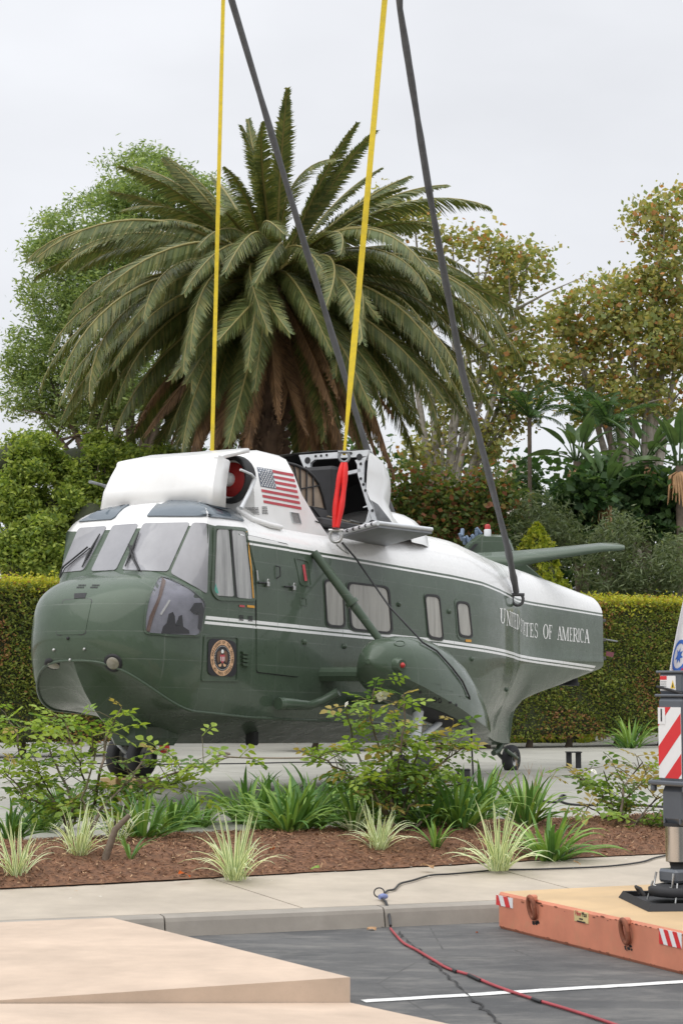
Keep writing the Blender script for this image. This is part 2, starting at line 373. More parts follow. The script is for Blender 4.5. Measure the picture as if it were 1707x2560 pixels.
def pchip(xs, ys, x):
    n = len(xs); h = [xs[i + 1] - xs[i] for i in range(n - 1)]; dl = [(ys[i + 1] - ys[i]) / h[i] for i in range(n - 1)]
    m = [dl[0]] + [0 if dl[i - 1] * dl[i] <= 0 else 2 * dl[i - 1] * dl[i] / (dl[i - 1] + dl[i]) for i in range(1, n - 1)] + [dl[-1]]
    if x <= xs[0]: return ys[0]
    if x >= xs[-1]: return ys[-1]
    i = max(k for k in range(n - 1) if xs[k] <= x); t = (x - xs[i]) / h[i]
    return (2*t**3 - 3*t*t + 1) * ys[i] + (t**3 - 2*t*t + t) * h[i] * m[i] + (-2*t**3 + 3*t*t) * ys[i+1] + (t**3 - t*t) * h[i] * m[i+1]

# rows of a cross-section from keel to crown: (half width, height)
SIDE0 = [(0, .74), (.97, 1.09), (1.02, 1.27), (1.045, 1.55), (1.05, 1.9), (1.05, 2.2), (1.047, 2.34), (1.04, 2.42), (1.03, 2.8), (1.0, 3.18), (.93, 3.32), (.80, 3.43), (.55, 3.51), (0, 3.57)]
FRONT = [(-1.19, 1.60), (-1.20, 1.63), (-1.245, 1.74), (-1.265, 1.9), (-1.235, 2.12), (-1.12, 2.34), (-.85, 2.545), (-.42, 2.68), (-.22, 2.965), (-.02, 3.25), (.06, 3.36), (.17, 3.455), (.33, 3.53), (.45, 3.57)]
AST = [-.13] * 10 + [-.03, .1, .28, .45]
PEXP = [2.2, 2.3, 2.3, 2.35, 2.4, 2.5, 2.6, 2.8, 3.0, 3.2, 2.6, 2.2, 2., 2.]
def sec(W, zk, wc, zc, w2, z2, w3, z3, zt, zsh, zw=1.9):
    return [(0, zk), (wc, zc), (w2, z2), (w3, z3), (W, zw), (W, max(2.2, zw + .15)), (W * .998, 2.5), (W * .993, 2.72), (W * .985, 2.86), (W * .955, zsh + .03),
            (W * .88, zsh + .33 * (zt - zsh)), (W * .74, zsh + .6 * (zt - zsh)), (W * .47, zsh + .88 * (zt - zsh)), (0, zt)]
KEYS = [(.8, sec(1.06, .72, .985, 1.04, 1.03, 1.22, 1.052, 1.55, 3.56, 3.10)),
        (2., sec(1.06, .72, .99, 1.02, 1.03, 1.2, 1.052, 1.55, 3.56, 3.10)),
        (4.2, sec(1.06, .72, .985, 1.0, 1.03, 1.2, 1.052, 1.55, 3.64, 3.10)),
        (5.5, sec(1.06, .72, .97, .98, 1.02, 1.2, 1.05, 1.55, 3.74, 3.09)),
        (6.8, sec(1.04, .72, .90, .95, .97, 1.2, 1.02, 1.55, 3.75, 3.08)),
        (7.7, sec(.95, .72, .66, .88, .76, 1.16, .88, 1.5, 3.68, 3.03)),
        (8.6, sec(.75, .70, .36, .80, .44, 1.12, .62, 1.46, 3.61, 2.99)),
        (9.3, sec(.565, .68, .16, .73, .2, 1.1, .38, 1.43, 3.575, 2.97)),
        (9.95, sec(.49, .68, .07, .70, .08, 1.1, .26, 1.41, 3.535, 2.96)),
        (10.05, sec(.485, 1.36, .12, 1.37, .2, 1.39, .28, 1.44, 3.53, 2.96)),
        (11.5, sec(.455, 1.62, .12, 1.63, .22, 1.66, .32, 1.72, 3.42, 2.96, 2.0)),
        (13.05, sec(.42, 1.92, .12, 1.93, .22, 1.95, .34, 1.985, 3.29, 2.96, 2.06))]
NR = 14; KX = [k[0] for k in KEYS]
def side_col(a): return [(a, pchip(KX, [k[1][i][0] for k in KEYS], a), pchip(KX, [k[1][i][1] for k in KEYS], a)) for i in range(NR)]
KEELP = [(-.13, .74), (-.45, .845), (-.75, 1.05), (-.98, 1.28), (-1.12, 1.47), (-1.19, 1.60)]
def nose_col(ph):     # ph 0 at the side .. 1 at the front
    out = []
    for i in range(NR):
        w, zs = SIDE0[i]; af, zf = FRONT[i]; n = PEXP[i]; A = ph * math.pi / 2
        cy, sx = math.cos(A) ** (2 / n), math.sin(A) ** (2 / n)
        y = w * cy; a = AST[i] + (af - AST[i]) * sx; g = 1 - cy ** 3
        if i == 0:
            t = ph * (len(KEELP) - 1); k = min(int(t), len(KEELP) - 2); t -= k
            out.append((KEELP[k][0] * (1 - t) + KEELP[k + 1][0] * t, 0, KEELP[k][1] * (1 - t) + KEELP[k + 1][1] * t)); continue
        out.append((a, y, zs + (zf - zs) * g))
    return out
cols = [nose_col(1 - j / 26) for j in range(27)]
s0 = cols[-1]; s1 = side_col(.8)
for j in range(1, 7):
    t = j / 7; cols.append([tuple(s0[i][q] * (1 - t) + s1[i][q] * t for q in range(3)) for i in range(NR)])
for j in range(0, 62): cols.append(side_col(.8 + (9.95 - .8) * j / 61))
for j in range(0, 16): cols.append(side_col(10.05 + 3.0 * j / 15))
CRE = {0, 1, 7, 9}
def refine(c, sub=3):
    out = []
    for i in range(NR - 1):
        p0, p1, p2, p3 = [Vector(c[min(max(k, 0), NR - 1)]) for k in (i - 1, i, i + 1, i + 2)]
        if i in CRE: p0 = p1 * 2 - p2
        if i + 1 in CRE: p3 = p2 * 2 - p1
        if i + 1 == NR - 1: p3 = Vector((p1.x, -p1.y, p1.z))
        for s in range(sub):
            t = s / sub
            q = .5 * ((2 * p1) + (p2 - p0) * t + (2 * p0 - 5 * p1 + 4 * p2 - p3) * t * t + (3 * p1 - p0 - 3 * p2 + p3) * t ** 3)
            if i == 0: q.z += (.02 + .17 * min(1, max(0, (.5 - p2.x) / .7))) * math.sin(math.pi * t ** .8) * min(1, p2.y) ** .8      # hollow planing bottom
            out.append(q)
    out.append(Vector(c[-1])); return out
G = [refine(c) for c in cols]; NP = len(G[0]); NC = len(G)
hv = []; hf = []
for sgn in (-1, 1):
    b = len(hv)
    for c in G: hv += [(p.x, sgn * max(0, p.y), p.z) for p in c]
    for j in range(NC - 1):
        for i in range(NP - 1):
            f = (b + j * NP + i, b + (j + 1) * NP + i, b + (j + 1) * NP + i + 1, b + j * NP + i + 1)
            hf.append(f if sgn < 0 else f[::-1])
    if sgn < 0: hf.append(tuple(b + (NC - 1) * NP + i for i in range(NP)))
    else: hf.append(tuple(b + (NC - 1) * NP + i for i in range(NP - 1, -1, -1)))
bm = bmesh.new(); bvs = [bm.verts.new(v) for v in hv]
for f in hf:
    try: bm.faces.new([bvs[i] for i in f])
    except ValueError: pass
bmesh.ops.remove_doubles(bm, verts=bm.verts, dist=.0008)
bmesh.ops.dissolve_degenerate(bm, dist=.0005, edges=bm.edges)
bmesh.ops.recalc_face_normals(bm, faces=bm.faces)
hull_me = bpy.data.meshes.new('fuselage'); bm.to_mesh(hull_me); bm.free()
hull_me.polygons.foreach_set('use_smooth', [True] * len(hull_me.polygons)); hull_me.set_sharp_from_angle(angle=R(30))
hull_me.materials.append(MT['paint'])
hull = link('fuselage', hull_me, heli)
def bvh_of(me): return BVHTree.FromPolygons([v.co.copy() for v in me.vertices], [tuple(p.vertices) for p in me.polygons])
HB = bvh_of(hull_me)

def hit(px, trees):
    d = ldir(px); best = None
    for t in trees:
        h = t.ray_cast(CAML, d)
        if h[0] is not None and (best is None or h[3] < best[2]):
            n = h[1] if h[1].dot(d) < 0 else -h[1]; best = (h[0], n, h[3])
    if best is None:                                   # just past the silhouette: the nearest skin
        k = 0
        for t in trees:
            for s in range(60):
                p = CAML + d * (17 + s * .3); h = t.find_nearest(p)
                if h[0] is not None and (best is None or h[3] < k): k = h[3]; best = (h[0], h[1] if h[1].dot(d) < 0 else -h[1], (h[0] - CAML).length)
    return best
def rounded(poly, r, seg=5):
    out = []; n = len(poly)
    for i in range(n):
        p = Vector(poly[i]); a = (Vector(poly[i - 1]) - p); b = (Vector(poly[(i + 1) % n]) - p)
        ra = min(r, a.length * .45); rb = min(r, b.length * .45); A = p + a.normalized() * ra; B = p + b.normalized() * rb
        for k in range(seg + 1): t = k / seg; out.append(tuple(A * (1 - t) ** 2 + p * 2 * t * (1 - t) + B * t * t))
    return out
def resample(poly, step):
    out = []
    for i in range(len(poly)):
        p, q = Vector(poly[i]), Vector(poly[(i + 1) % len(poly)]); k = max(1, int((q - p).length / step))
        out += [tuple(p + (q - p) * j / k) for j in range(k)]
    return out
def skin(poly, off=.006, thick=0., rings=4, step=14, trees=None, mb=None, mat=0):     # a panel that follows the skin under it
    trees = trees or [HB]; poly = resample(poly, step); mb = mb or MB()
    c = (sum(p[0] for p in poly) / len(poly), sum(p[1] for p in poly) / len(poly)); n = len(poly); vs = []; fs = []; last = None
    def pt(px, o):
        nonlocal last
        h = hit(px, trees)
        if h is None: h = last
        else: last = h
        return h[0] + h[1] * o
    vs.append(pt(c, off))
    for r in range(1, rings + 1):
        for p in poly: vs.append(pt((c[0] + (p[0] - c[0]) * r / rings, c[1] + (p[1] - c[1]) * r / rings), off))
    for i in range(n):
        j = (i + 1) % n; fs.append((0, 1 + i, 1 + j))
        for r in range(rings - 1): fs.append((1 + r * n + i, 1 + (r + 1) * n + i, 1 + (r + 1) * n + j, 1 + r * n + j))
    mb.add(vs, fs, mat, True)
    if thick > 0:
        e = [pt(p, off) for p in poly]; l = [pt(p, off - thick) for p in poly]
        mb.add(e + l, [(i, n + i, n + (i + 1) % n, (i + 1) % n) for i in range(n)], mat)
    return mb
def rim(outer, inner, off=.01, thick=.02, trees=None, mb=None, mat=0):                # a raised frame between two outlines of equal count
    trees = trees or [HB]; mb = mb or MB(); n = len(outer); rows = []
    for poly, o in ((outer, off - thick), (outer, off), (inner, off), (inner, off - thick)):
        row = []
        for p in poly:
            h = hit(p, trees)
            row.append(h[0] + h[1] * o if h else row[-1])
        rows.append(row)
    return mb.loft(rows, True, (False, False), mat, False)
def inset(poly, d):
    c = Vector((sum(p[0] for p in poly) / len(poly), sum(p[1] for p in poly) / len(poly))); out = []
    for p in poly: v = Vector(p) - c; l = v.length; out.append(tuple(c + v * max(.1, (l - d) / l)))
    return out
def band(pts, wd, off=.004, trees=None, mb=None, mat=0):                               # a narrow strip of skin along photo points
    trees = trees or [HB]; mb = mb or MB(); pts = [Vector(p) for p in pts]; rows = []
    for i, p in enumerate(pts):
        t = (pts[min(i + 1, len(pts) - 1)] - pts[max(i - 1, 0)]).normalized(); nn = Vector((-t.y, t.x)) * wd / 2
        h1, h2 = hit(tuple(p + nn), trees), hit(tuple(p - nn), trees)
        if h1 and h2: rows.append((h1[0] + h1[1] * off, h2[0] + h2[1] * off))
    vs = [q for r in rows for q in r]
    return mb.add(vs, [(2 * i, 2 * i + 1, 2 * i + 3, 2 * i + 2) for i in range(len(rows) - 1)], mat)
def on_skin(px, off=0., trees=None):
    h = hit(px, trees or [HB]); return h[0] + h[1] * off, h[1]
def orient(n, up=Vector((0, 0, 1))):
    z = n.normalized(); x = up.cross(z).normalized(); y = z.cross(x); return Matrix((x, y, z)).transposed()

for sgn in (-1, 1):
    MB().tube([(c[1][0], sgn * c[1][1], c[1][2] - .004) for c in cols[:70]], .017, 6).build('spray_rail', [MT['green']], heli)
# --- glazing of the nose
WS = [  # windscreen panes, corners in the za close-up
    [(432, 158), (655, 143), (470, 492), (288, 508)],
    [(700, 138), (902, 124), (722, 490), (528, 498)],
    [(940, 122), (1305, 114), (1130, 500), (770, 488)],
    [(1325, 116), (1440, 120), (1448, 160), (1432, 676), (1290, 590), (1150, 512)]]
for w in WS:
    skin([za(*p) for p in rounded(w, 26)], .010, .03, rings=6).build('windscreen_pane', [MT['windshield']], heli)
chin = rounded([(1062, 540), (1140, 560), (1300, 640), (1418, 738), (1400, 860), (1372, 1000), (1160, 992), (950, 978), (955, 850), (985, 700)], 40, 3)
skin([za(*p) for p in chin], .004, .02, rings=6).build('cockpit_lining', [MT['liner']], heli)
def shape(pts, name, mat, off): skin([za(*p) for p in pts], off, .012, rings=3, step=6).build(name, [MT[mat]], heli)
shape([(1085, 548), (1112, 580), (1080, 690), (1040, 790), (1000, 900), (985, 972), (958, 965), (985, 850), (1035, 740), (1075, 640)], 'reflection_strip', 'brownprint', .012)  # dark flat cut-outs standing in for silhouettes reflected in the chin glass
shape([(1075, 986), (1090, 930), (1120, 900), (1135, 830), (1165, 815), (1180, 850), (1178, 900), (1215, 930), (1212, 850), (1235, 838), (1245, 930), (1290, 960), (1295, 985)], 'reflection_shapes', 'dark', .012)
shape([(1300, 800), (1335, 745), (1390, 742), (1405, 790), (1398, 900), (1375, 960), (1362, 940), (1375, 850), (1350, 800), (1330, 830)], 'reflection_post', 'dark', .012)
shape([(1065, 835), (1135, 722), (1147, 728), (1078, 840)], 'cockpit_strut', 'whiteprint', .013)
skin([za(*p) for p in chin], .026, .004, rings=6).build('chin_window', [MT['clear']], heli)
rim([za(*p) for p in inset(chin, -16)], [za(*p) for p in inset(chin, 2)], .016, .03).build('chin_window_frame', [MT['green']], heli)
EY = [[(0 - 420, 640), (-300, 560), (-120, 545), (120, 530), (350, 486), (300, 520), (255, 565), (205, 610), (180, 625)],
      [(468, 603), (500, 560), (545, 510), (610, 474), (700, 470), (790, 480), (870, 498), (1000, 492), (1080, 510), (1150, 550), (1200, 610), (1218, 640), (1060, 618), (900, 603)]]
eyb = [[(290, 403), (350, 370), (415, 340), (535, 312), (500, 345), (470, 380), (450, 392)]]
skin([z1(*p) for p in eyb[0]], .02, .04, rings=8).build('roof_window', [MT['eyebrow']], heli)
skin([zb(*p) for p in EY[1]], .022, .045, rings=9).build('roof_window', [MT['eyebrow']], heli)
# side cockpit window, two sliding panes
sw = rounded([(948, 425), (1108, 440), (1150, 788), (965, 780), (938, 740)], 22, 4)
fr = rim([z1(*p) for p in inset(sw, -6)], [z1(*p) for p in inset(sw, 10)], .016, .03).build('side_window_frame', [MT['green']], heli)
skin([z1(*p) for p in rounded([(965, 437), (1020, 440), (1046, 768), (960, 762), (952, 735)], 12)], .010, .02).build('side_window_pane', [MT['sidepane']], fr)
skin([z1(*p) for p in rounded([(1036, 443), (1100, 450), (1138, 780), (1060, 772)], 12)], .010, .02).build('side_window_pane', [MT['sidepane']], fr)
band([z1(1029, 440), z1(1040, 600), z1(1054, 770)], 4.5, .02).build('window_divider', [MT['black']], fr)
band([z1(1105, 452), z1(1126, 620), z1(1138, 775)], 3.2, .019).build('window_seal', [MT['orange']], fr)
skin([z1(*p) for p in [(953, 700), (970, 752), (956, 752), (949, 735)]], .014, rings=2, step=6).build('window_edge', [MT['tealpane']], fr)
# windscreen wipers
def stick(pts, r, name, mat, parent=heli, n=6):
    return MB().tube(pts, r, n).build(name, [MT[mat]], parent)
for arm, blade in (([(260, 535), (330, 480), (520, 325)], [(470, 475), (520, 370), (607, 215)]), ([(905, 525), (870, 420), (838, 305)], [(805, 470), (850, 360), (912, 200)])):
    a_ = stick([on_skin(za(*p), .05)[0] for p in arm], .011, 'wiper_arm', 'black')
    MB().tube([on_skin(za(p[0] + 16, p[1] + 6), .045)[0] for p in arm], .007, 5).build('wiper_link', [MT['black']], a_)
    MB().tube([on_skin(za(*p), .03)[0] for p in blade], [.008, .018, .008], 6).build('wiper_blade', [MT['black']], a_)
# nose fittings
skin([za(*p) for p in rounded([(312, 722), (535, 716), (480, 990), (255, 995)], 26)], .006, .01, rings=5).build('nose_hatch', [MT['green']], heli)
hp_ = rounded([(312, 722), (535, 716), (480, 990), (255, 995)], 26)
rim([za(*p) for p in inset(hp_, -7)], [za(*p) for p in inset(hp_, 0)], .003, .01).build('hatch_gap', [MT['soot']], heli)
skin([za(*p) for p in [(398, 672), (494, 668), (482, 706), (396, 712)]], .006, .004, rings=2).build('nose_slot', [MT['dark']], heli)
for gx in (415, 522):
    mbg = MB()
    for r in range(2):
        for k in range(5):
            x = gx + 16 + k * 12 - r * 14; y = 602 + r * 17
            skin([za(x, y), za(x + 9, y - 1), za(x + 6, y + 9), za(x - 3, y + 10)], .005, rings=1, step=50, mb=mbg)
    mbg.build('nose_vent', [MT['dark']], heli)
for px in ((240, 1112), (478, 1105), (350, 1022), (366, 1188)):
    p, n = on_skin(za(*px)); MB().lathe([(.018, -.01), (.018, .015), (.010, .025)], p, 10, rot=orient(n)).build('nose_fitting', [MT['steel' if px[0] != 350 else 'dark']], heli)
for px in ((235, 1230), (700, 1215)):
    p, n = on_skin(za(*px)); o = orient(n)
    ln = MB().lathe([(.105, -.03), (.105, .006), (.085, .012)], p, 20, rot=o).build('landing_light', [MT['dark']], heli)
    MB().lathe([(.075, .008), (.065, .018), (.04, .025), (.004, .028)], p, 20, rot=o).build('lens', [MT['lens']], ln)
MB().bbox((.16, .0, .85), (.82, .5, .30), .09).build('belly_fairing', [MT['green']], heli)
MB().bbox((1.9, -.35, .80), (.14, .12, .2), .02).build('belly_antenna', [MT['dark']], heli)
# forward door, hatches and cabin windows
door = rounded([(1112, 468), (1312, 514), (1342, 700), (1360, 1000), (1360, 1160), (1158, 1136), (1157, 850), (1153, 640)], 10, 3)
rim([z1(*p) for p in inset(door, -5)], [z1(*p) for p in inset(door, 1)], .002, .01).build('door_gap', [MT['dark']], heli)
dr = skin([z1(*p) for p in door], .012, .02, rings=9, step=10).build('cabin_door', [MT['paint']], heli)
p, n = on_skin(z1(1255, 645)); MB().tube([on_skin(z1(1246, 618), .02)[0], on_skin(z1(1256, 625), .05)[0], on_skin(z1(1258, 668), .05)[0], on_skin(z1(1250, 678), .02)[0]], .008, 6).build('door_handle', [MT['dark']], dr)
for px in ((1200, 708), (1328, 727)):
    p, n = on_skin(z1(*px), .04); lk = MB().bbox(p, (.05, .035, .06), .008).build('padlock', [MT['steel']], dr)
    MB().tube([p + Vector((-.015, 0, .02)), p + Vector((-.015, -.01, .06)), p + Vector((.015, -.01, .06)), p + Vector((.015, 0, .02))], .006, 6).build('shackle', [MT['steel']], lk)
    stick([on_skin(z1(px[0] - 42, px[1] - 8), .03)[0], on_skin(z1(px[0] + 6, px[1] - 6), .04)[0]], .012, 'hasp', 'dark', dr)
def cabin_window(poly, zf, r, double=False):
    po = rounded(poly, r, 5)
    f = rim([zf(*p) for p in inset(po, -7)], [zf(*p) for p in inset(po, 5)], .016, .03).build('window_frame', [MT['black']], heli)
    rim([zf(*p) for p in inset(po, -22 if double else -13)], [zf(*p) for p in inset(po, -7)], .008, .02).build('window_surround', [MT['green']], f)
    skin([zf(*p) for p in inset(po, 3)], .006, .02, rings=5).build('window_pane', [MT['cabinpane']], f)
cabin_window([(117, 724), (205, 736), (216, 955), (130, 948)], z2, 26)
cabin_window([(231, 738), (428, 762), (448, 985), (248, 966)], z2, 30)
cabin_window([(608, 799), (678, 806), (698, 1016), (628, 1004)], z2, 22)
cabin_window([(764, 834), (822, 840), (840, 1006), (778, 998)], z2, 22, True)
skin([z2(*p) for p in [(806, 1016), (834, 1018), (835, 1030), (807, 1028)]], .012, rings=2).build('placard', [MT['orange']], heli)
for q, mt in (([(1072, 808), (1098, 810), (1099, 820), (1073, 818)], 'redprint'), ([(1110, 808), (1146, 812), (1147, 824), (1111, 820)], 'orange')):
    skin([z1(*p) for p in q], .008, rings=2).build('placard', [MT[mt]], heli)
for q in ([(1072, 858), (1094, 860), (1095, 886), (1073, 884)], [(1116, 862), (1139, 864), (1140, 890), (1117, 888)]):
    mbg = MB()
    for k in range(4): skin([z1(q[0][0], q[0][1] + k * 7), z1(q[1][0], q[1][1] + k * 7), z1(q[1][0], q[1][1] + k * 7 + 4), z1(q[0][0], q[0][1] + k * 7 + 4)], .006, rings=1, step=40, mb=mbg)
    mbg.build('vent_slots', [MT['dark']], heli)
for k in range(4):
    y = 1036 + k * 19
    skin([z1(1080, y), z1(1114, y + 6), z1(1114, y + 15), z1(1084, y + 13)], .035, .045, rings=2).build('louvre', [MT['green']], heli)
rim([z1(*p) for p in rounded([(1342, 574), (1412, 590), (1428, 722), (1372, 710)], 12)], [z1(*p) for p in inset(rounded([(1342, 574), (1412, 590), (1428, 722), (1372, 710)], 12), 7)], .01, .02).build('access_panel', [MT['green']], heli)
skin([z1(*p) for p in [(1380, 612), (1392, 610), (1405, 690), (1392, 692)]], .009, rings=2).build('rescue_arrow', [MT['redprint']], heli)
for q, zf in (([(1372, 770), (1404, 774), (1406, 815), (1374, 810)], z1), ([(575, 1255), (632, 1262), (634, 1310), (578, 1300)], z2)):
    pass
rim([z1(*p) for p in [(1372, 770), (1404, 774), (1406, 815), (1374, 810)]], [z1(*p) for p in [(1375, 774), (1401, 778), (1403, 811), (1377, 806)]], .006, .01).build('small_hatch', [MT['green']], heli)
for px, zf in (((482, 845), z2), ((728, 880), z2), ((215, 1050), z2), ((20, 1028), z2), ((840, 1113), z2), ((1392, 990), z1), ((1008, 1262), z2)):
    p, n = on_skin(zf(*px)); MB().lathe([(.035, -.01), (.034, .02), (.02, .035), (.003, .04)], p, 10, rot=orient(n)).build('skin_fitting', [MT['green']], heli)
MB().tube([on_skin(z1(1150, 640), .03)[0], on_skin(z1(1152, 690), .04)[0]], .012, 6).build('door_hinge', [MT['steel']], heli)
# emblem plate
pl = rounded([(900, 958), (1070, 962), (1066, 1184), (886, 1180)], 8, 2)
rim([z1(*p) for p in pl], [z1(*p) for p in inset(pl, 10)], .014, .02).build('emblem_frame', [MT['green']], heli)
em = skin([z1(*p) for p in rounded([(920, 970), (1058, 986), (1058, 1160), (916, 1154)], 34, 5)], .010, rings=4).build('emblem', [MT['navy']], heli)
def ell(cx, cy, rx, ry, n=36): return [(cx + rx * math.cos(2 * math.pi * k / n), cy + ry * math.sin(2 * math.pi * k / n)) for k in range(n)]
mbe = MB()
rim([z1(*p) for p in ell(987, 1068, 57, 88)], [z1(*p) for p in ell(987, 1068, 41, 64)], .013, .002, mb=mbe, mat=0)
for k in range(44):
    t = 2 * math.pi * k / 44; x, y = 987 + 37 * math.cos(t), 1068 + 58 * math.sin(t)
    skin([z1(x - 1.2, y - 1.6), z1(x + 1.2, y - 1.6), z1(x + 1.2, y + 1.6), z1(x - 1.2, y + 1.6)], .014, rings=1, step=99, mb=mbe, mat=1)
for sx in (-1, 1):   # wings, shield and tail of the bird
    skin([z1(*p) for p in [(987 + sx * 4, 1042), (987 + sx * 14, 1030), (987 + sx * 25, 1042), (987 + sx * 27, 1075), (987 + sx * 20, 1095), (987 + sx * 13, 1085), (987 + sx * 9, 1062)]], .014, rings=2, step=8, mb=mbe, mat=2)
    skin([z1(*p) for p in [(987 + sx * 4, 1094), (987 + sx * 20, 1102), (987 + sx * 14, 1112), (987 + sx * 5, 1108)]], .014, rings=2, step=8, mb=mbe, mat=0)
skin([z1(*p) for p in ell(987, 1036, 7, 10, 12)], .016, rings=2, step=9, mb=mbe, mat=1)
skin([z1(*p) for p in [(975, 1052), (999, 1052), (998, 1080), (987, 1096), (976, 1080)]], .016, rings=2, step=8, mb=mbe, mat=3)
for k in range(3): skin([z1(977 + k * 8, 1062), z1(980 + k * 8, 1062), z1(980 + k * 8, 1084), z1(977 + k * 8, 1084)], .018, rings=1, step=99, mb=mbe, mat=1)
mbe.build('emblem_print', [MT['gold'], MT['whiteprint'], MT['brownprint'], MT['redprint']], em)

# --- lettering: thick and thin strokes with serifs, in a unit box (y down)
def q(x0, y0, x1, y1, w): return [(x0 - w / 2, y0), (x0 + w / 2, y0), (x1 + w / 2, y1), (x1 - w / 2, y1)]
TK, TN = .2, .085
def hb(x0, x1, y, h=.055): return [(x0, y), (x1, y), (x1, y + h), (x0, y + h)]
def arc(cx, cy, rx, ry, t0, t1, n, wx, wy):
    P = []
    for k in range(n + 1):
        t = R(t0 + (t1 - t0) * k / n); c, s = math.cos(t), math.sin(t)
        P.append(((cx + rx * c, cy + ry * s), (cx + (rx - wx) * c, cy + (ry - wy) * s)))
    return [[P[k][0], P[k + 1][0], P[k + 1][1], P[k][1]] for k in range(n)]
GL = {
 'I': [q(.5, 0, .5, 1, .4), hb(.05, .95, 0), hb(.05, .95, .945)],
 'U': [q(.24, 0, .24, .66, TK), q(.78, 0, .78, .66, TN), hb(.04, .44, 0), hb(.6, .96, 0)] + arc(.48, .64, .34, .36, 180, 0, 8, .15, .06),
 'N': [q(.17, 0, .17, 1, TN), q(.83, 0, .83, 1, TN), q(.2, 0, .8, 1, TK), hb(0, .3, 0), hb(.68, 1, 0), hb(.02, .32, .945)],
 'T': [q(.5, 0, .5, 1, TK), hb(.04, .96, 0, .06), hb(.28, .72, .945), q(.07, .02, .06, .26, .07), q(.93, .02, .94, .26, .07)],
 'E': [q(.26, 0, .26, 1, TK), hb(.06, .86, 0, .06), hb(.2, .66, .46, .06), hb(.06, .9, .94, .06), q(.84, 0, .85, .22, .07), q(.66, .38, .66, .6, .06), q(.88, .78, .9, 1, .07)],
 'F': [q(.28, 0, .28, 1, TK), hb(.06, .88, 0, .06), hb(.2, .66, .46, .06), hb(.08, .5, .945), q(.86, 0, .88, .24, .07), q(.66, .36, .66, .6, .06)],
 'D': [q(.24, 0, .24, 1, TK), hb(.04, .5, 0, .06), hb(.04, .5, .94, .06)] + arc(.46, .5, .5, .5, -90, 90, 10, .2, .06),
 'O': arc(.5, .5, .48, .51, 0, 360, 18, .19, .055),
 'C': arc(.54, .5, .5, .51, 50, 310, 14, .19, .055) + [q(.88, .06, .9, .3, .07)],
 'S': arc(.5, .26, .38, .27, -30, -270, 9, .14, .06) + arc(.5, .74, .4, .27, -90, 150, 9, .16, .06) + [q(.84, .02, .86, .26, .06), q(.13, .74, .12, .98, .06)],
 'A': [q(.48, 0, .18, 1, TN), q(.5, 0, .84, 1, TK), hb(.26, .7, .62), hb(.02, .36, .945), hb(.62, 1, .945)],
 'M': [q(.14, 0, .1, 1, .07), q(.16, 0, .5, 1, .15), q(.84, 0, .5, 1, .06), q(.86, 0, .88, 1, .15), hb(0, .22, 0), hb(.78, 1, 0), hb(0, .24, .945), hb(.74, 1, .945)],
 'R': [q(.22, 0, .22, 1, TK), hb(.04, .5, 0, .06), hb(.25, .5, .48, .055), hb(.04, .42, .945), q(.5, .5, .86, 1, .18)] + arc(.48, .265, .36, .265, -90, 90, 8, .17, .055),
}
WORDS = [('U', 462, 512, 756, 876), ('N', 514, 550, 774, 892), ('I', 551, 563, 784, 900), ('T', 564, 580, 790, 908), ('E', 578, 592, 796, 914), ('D', 593, 617, 802, 922),
         ('S', 625, 637, 835, 940), ('T', 638, 650, 850, 952), ('A', 648, 662, 860, 966),
         ('T', 658, 694, 868, 976), ('E', 698, 730, 872, 982), ('S', 733, 763, 872, 988), ('O', 801, 845, 880, 994), ('F', 846, 876, 886, 996),
         ('A', 912, 952, 898, 1003), ('M', 950, 1004, 902, 1009), ('E', 1008, 1034, 907, 1014), ('R', 1036, 1078, 910, 1018), ('I', 1075, 1089, 914, 1020), ('C', 1089, 1122, 914, 1024), ('A', 1122, 1168, 920, 1027)]
lettering = empty('lettering', parent=heli)
for ch, x0, x1, y0, y1 in WORDS:
    sl = .12; mbl = MB()
    for poly in GL[ch]:
        P = []
        for (u, v) in poly:
            x = x0 + u * (x1 - x0); y = y0 + v * (y1 - y0) + (u - .5) * (x1 - x0) * sl; P.append(zd(x, y))
        hs = [hit(p, [HB]) for p in P]
        if all(hs): mbl.add([h[0] + h[1] * .006 for h in hs], [tuple(range(len(hs)))])
    mbl.build('letter', [MT['whiteprint']], lettering)

# --- cowling and intakes on the cabin roof
CW = [(.86, 3.25), (.85, 3.55), (.83, 3.8), (.78, 4.05), (.62, 4.25), (.35, 4.35), (0, 4.38)]
REAR = [2.95, 2.5, 2.2, 2.08, 2.15, 2.4, 2.65]
rings = []
for t in (0, .08, .3, .6, 1.):
    r = []
    for i, (w, zz) in enumerate(CW):
        a = 1.12 + (REAR[i] - 1.12) * t; sc_ = 1 if t > 0 else .985
        r.append(Vector((a, -w * sc_, 3.25 + (zz - 3.25) * (.86 if t == 0 else .88 if t < .1 else .94 if t < .4 else 1))))
    rings.append(r + [Vector((p.x, -p.y, p.z)) for p in r[-2::-1]])
cm = MB(); cm.loft(rings, False, mat=0); cm.add(rings[0], [tuple(range(len(rings[0])))], 0)
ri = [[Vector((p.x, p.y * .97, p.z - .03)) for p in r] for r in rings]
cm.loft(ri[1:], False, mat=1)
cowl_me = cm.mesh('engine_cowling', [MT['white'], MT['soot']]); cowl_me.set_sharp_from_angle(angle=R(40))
cowl = link('engine_cowling', cowl_me, heli); CB = bvh_of(cowl_me)
LATC = [-1, -.995, -.975, -.93, -.86, -.6, -.3, 0, .3, .6, .86, .93, .975, .995, 1]
BK = [.30, .14, .05, .012, 0, 0, 0, 0, 0, 0, 0, .012, .05, .14, .30]; DN = [.06, .022, .007, .002, 0, 0, 0, 0, 0, 0, 0, .002, .007, .022, .06]
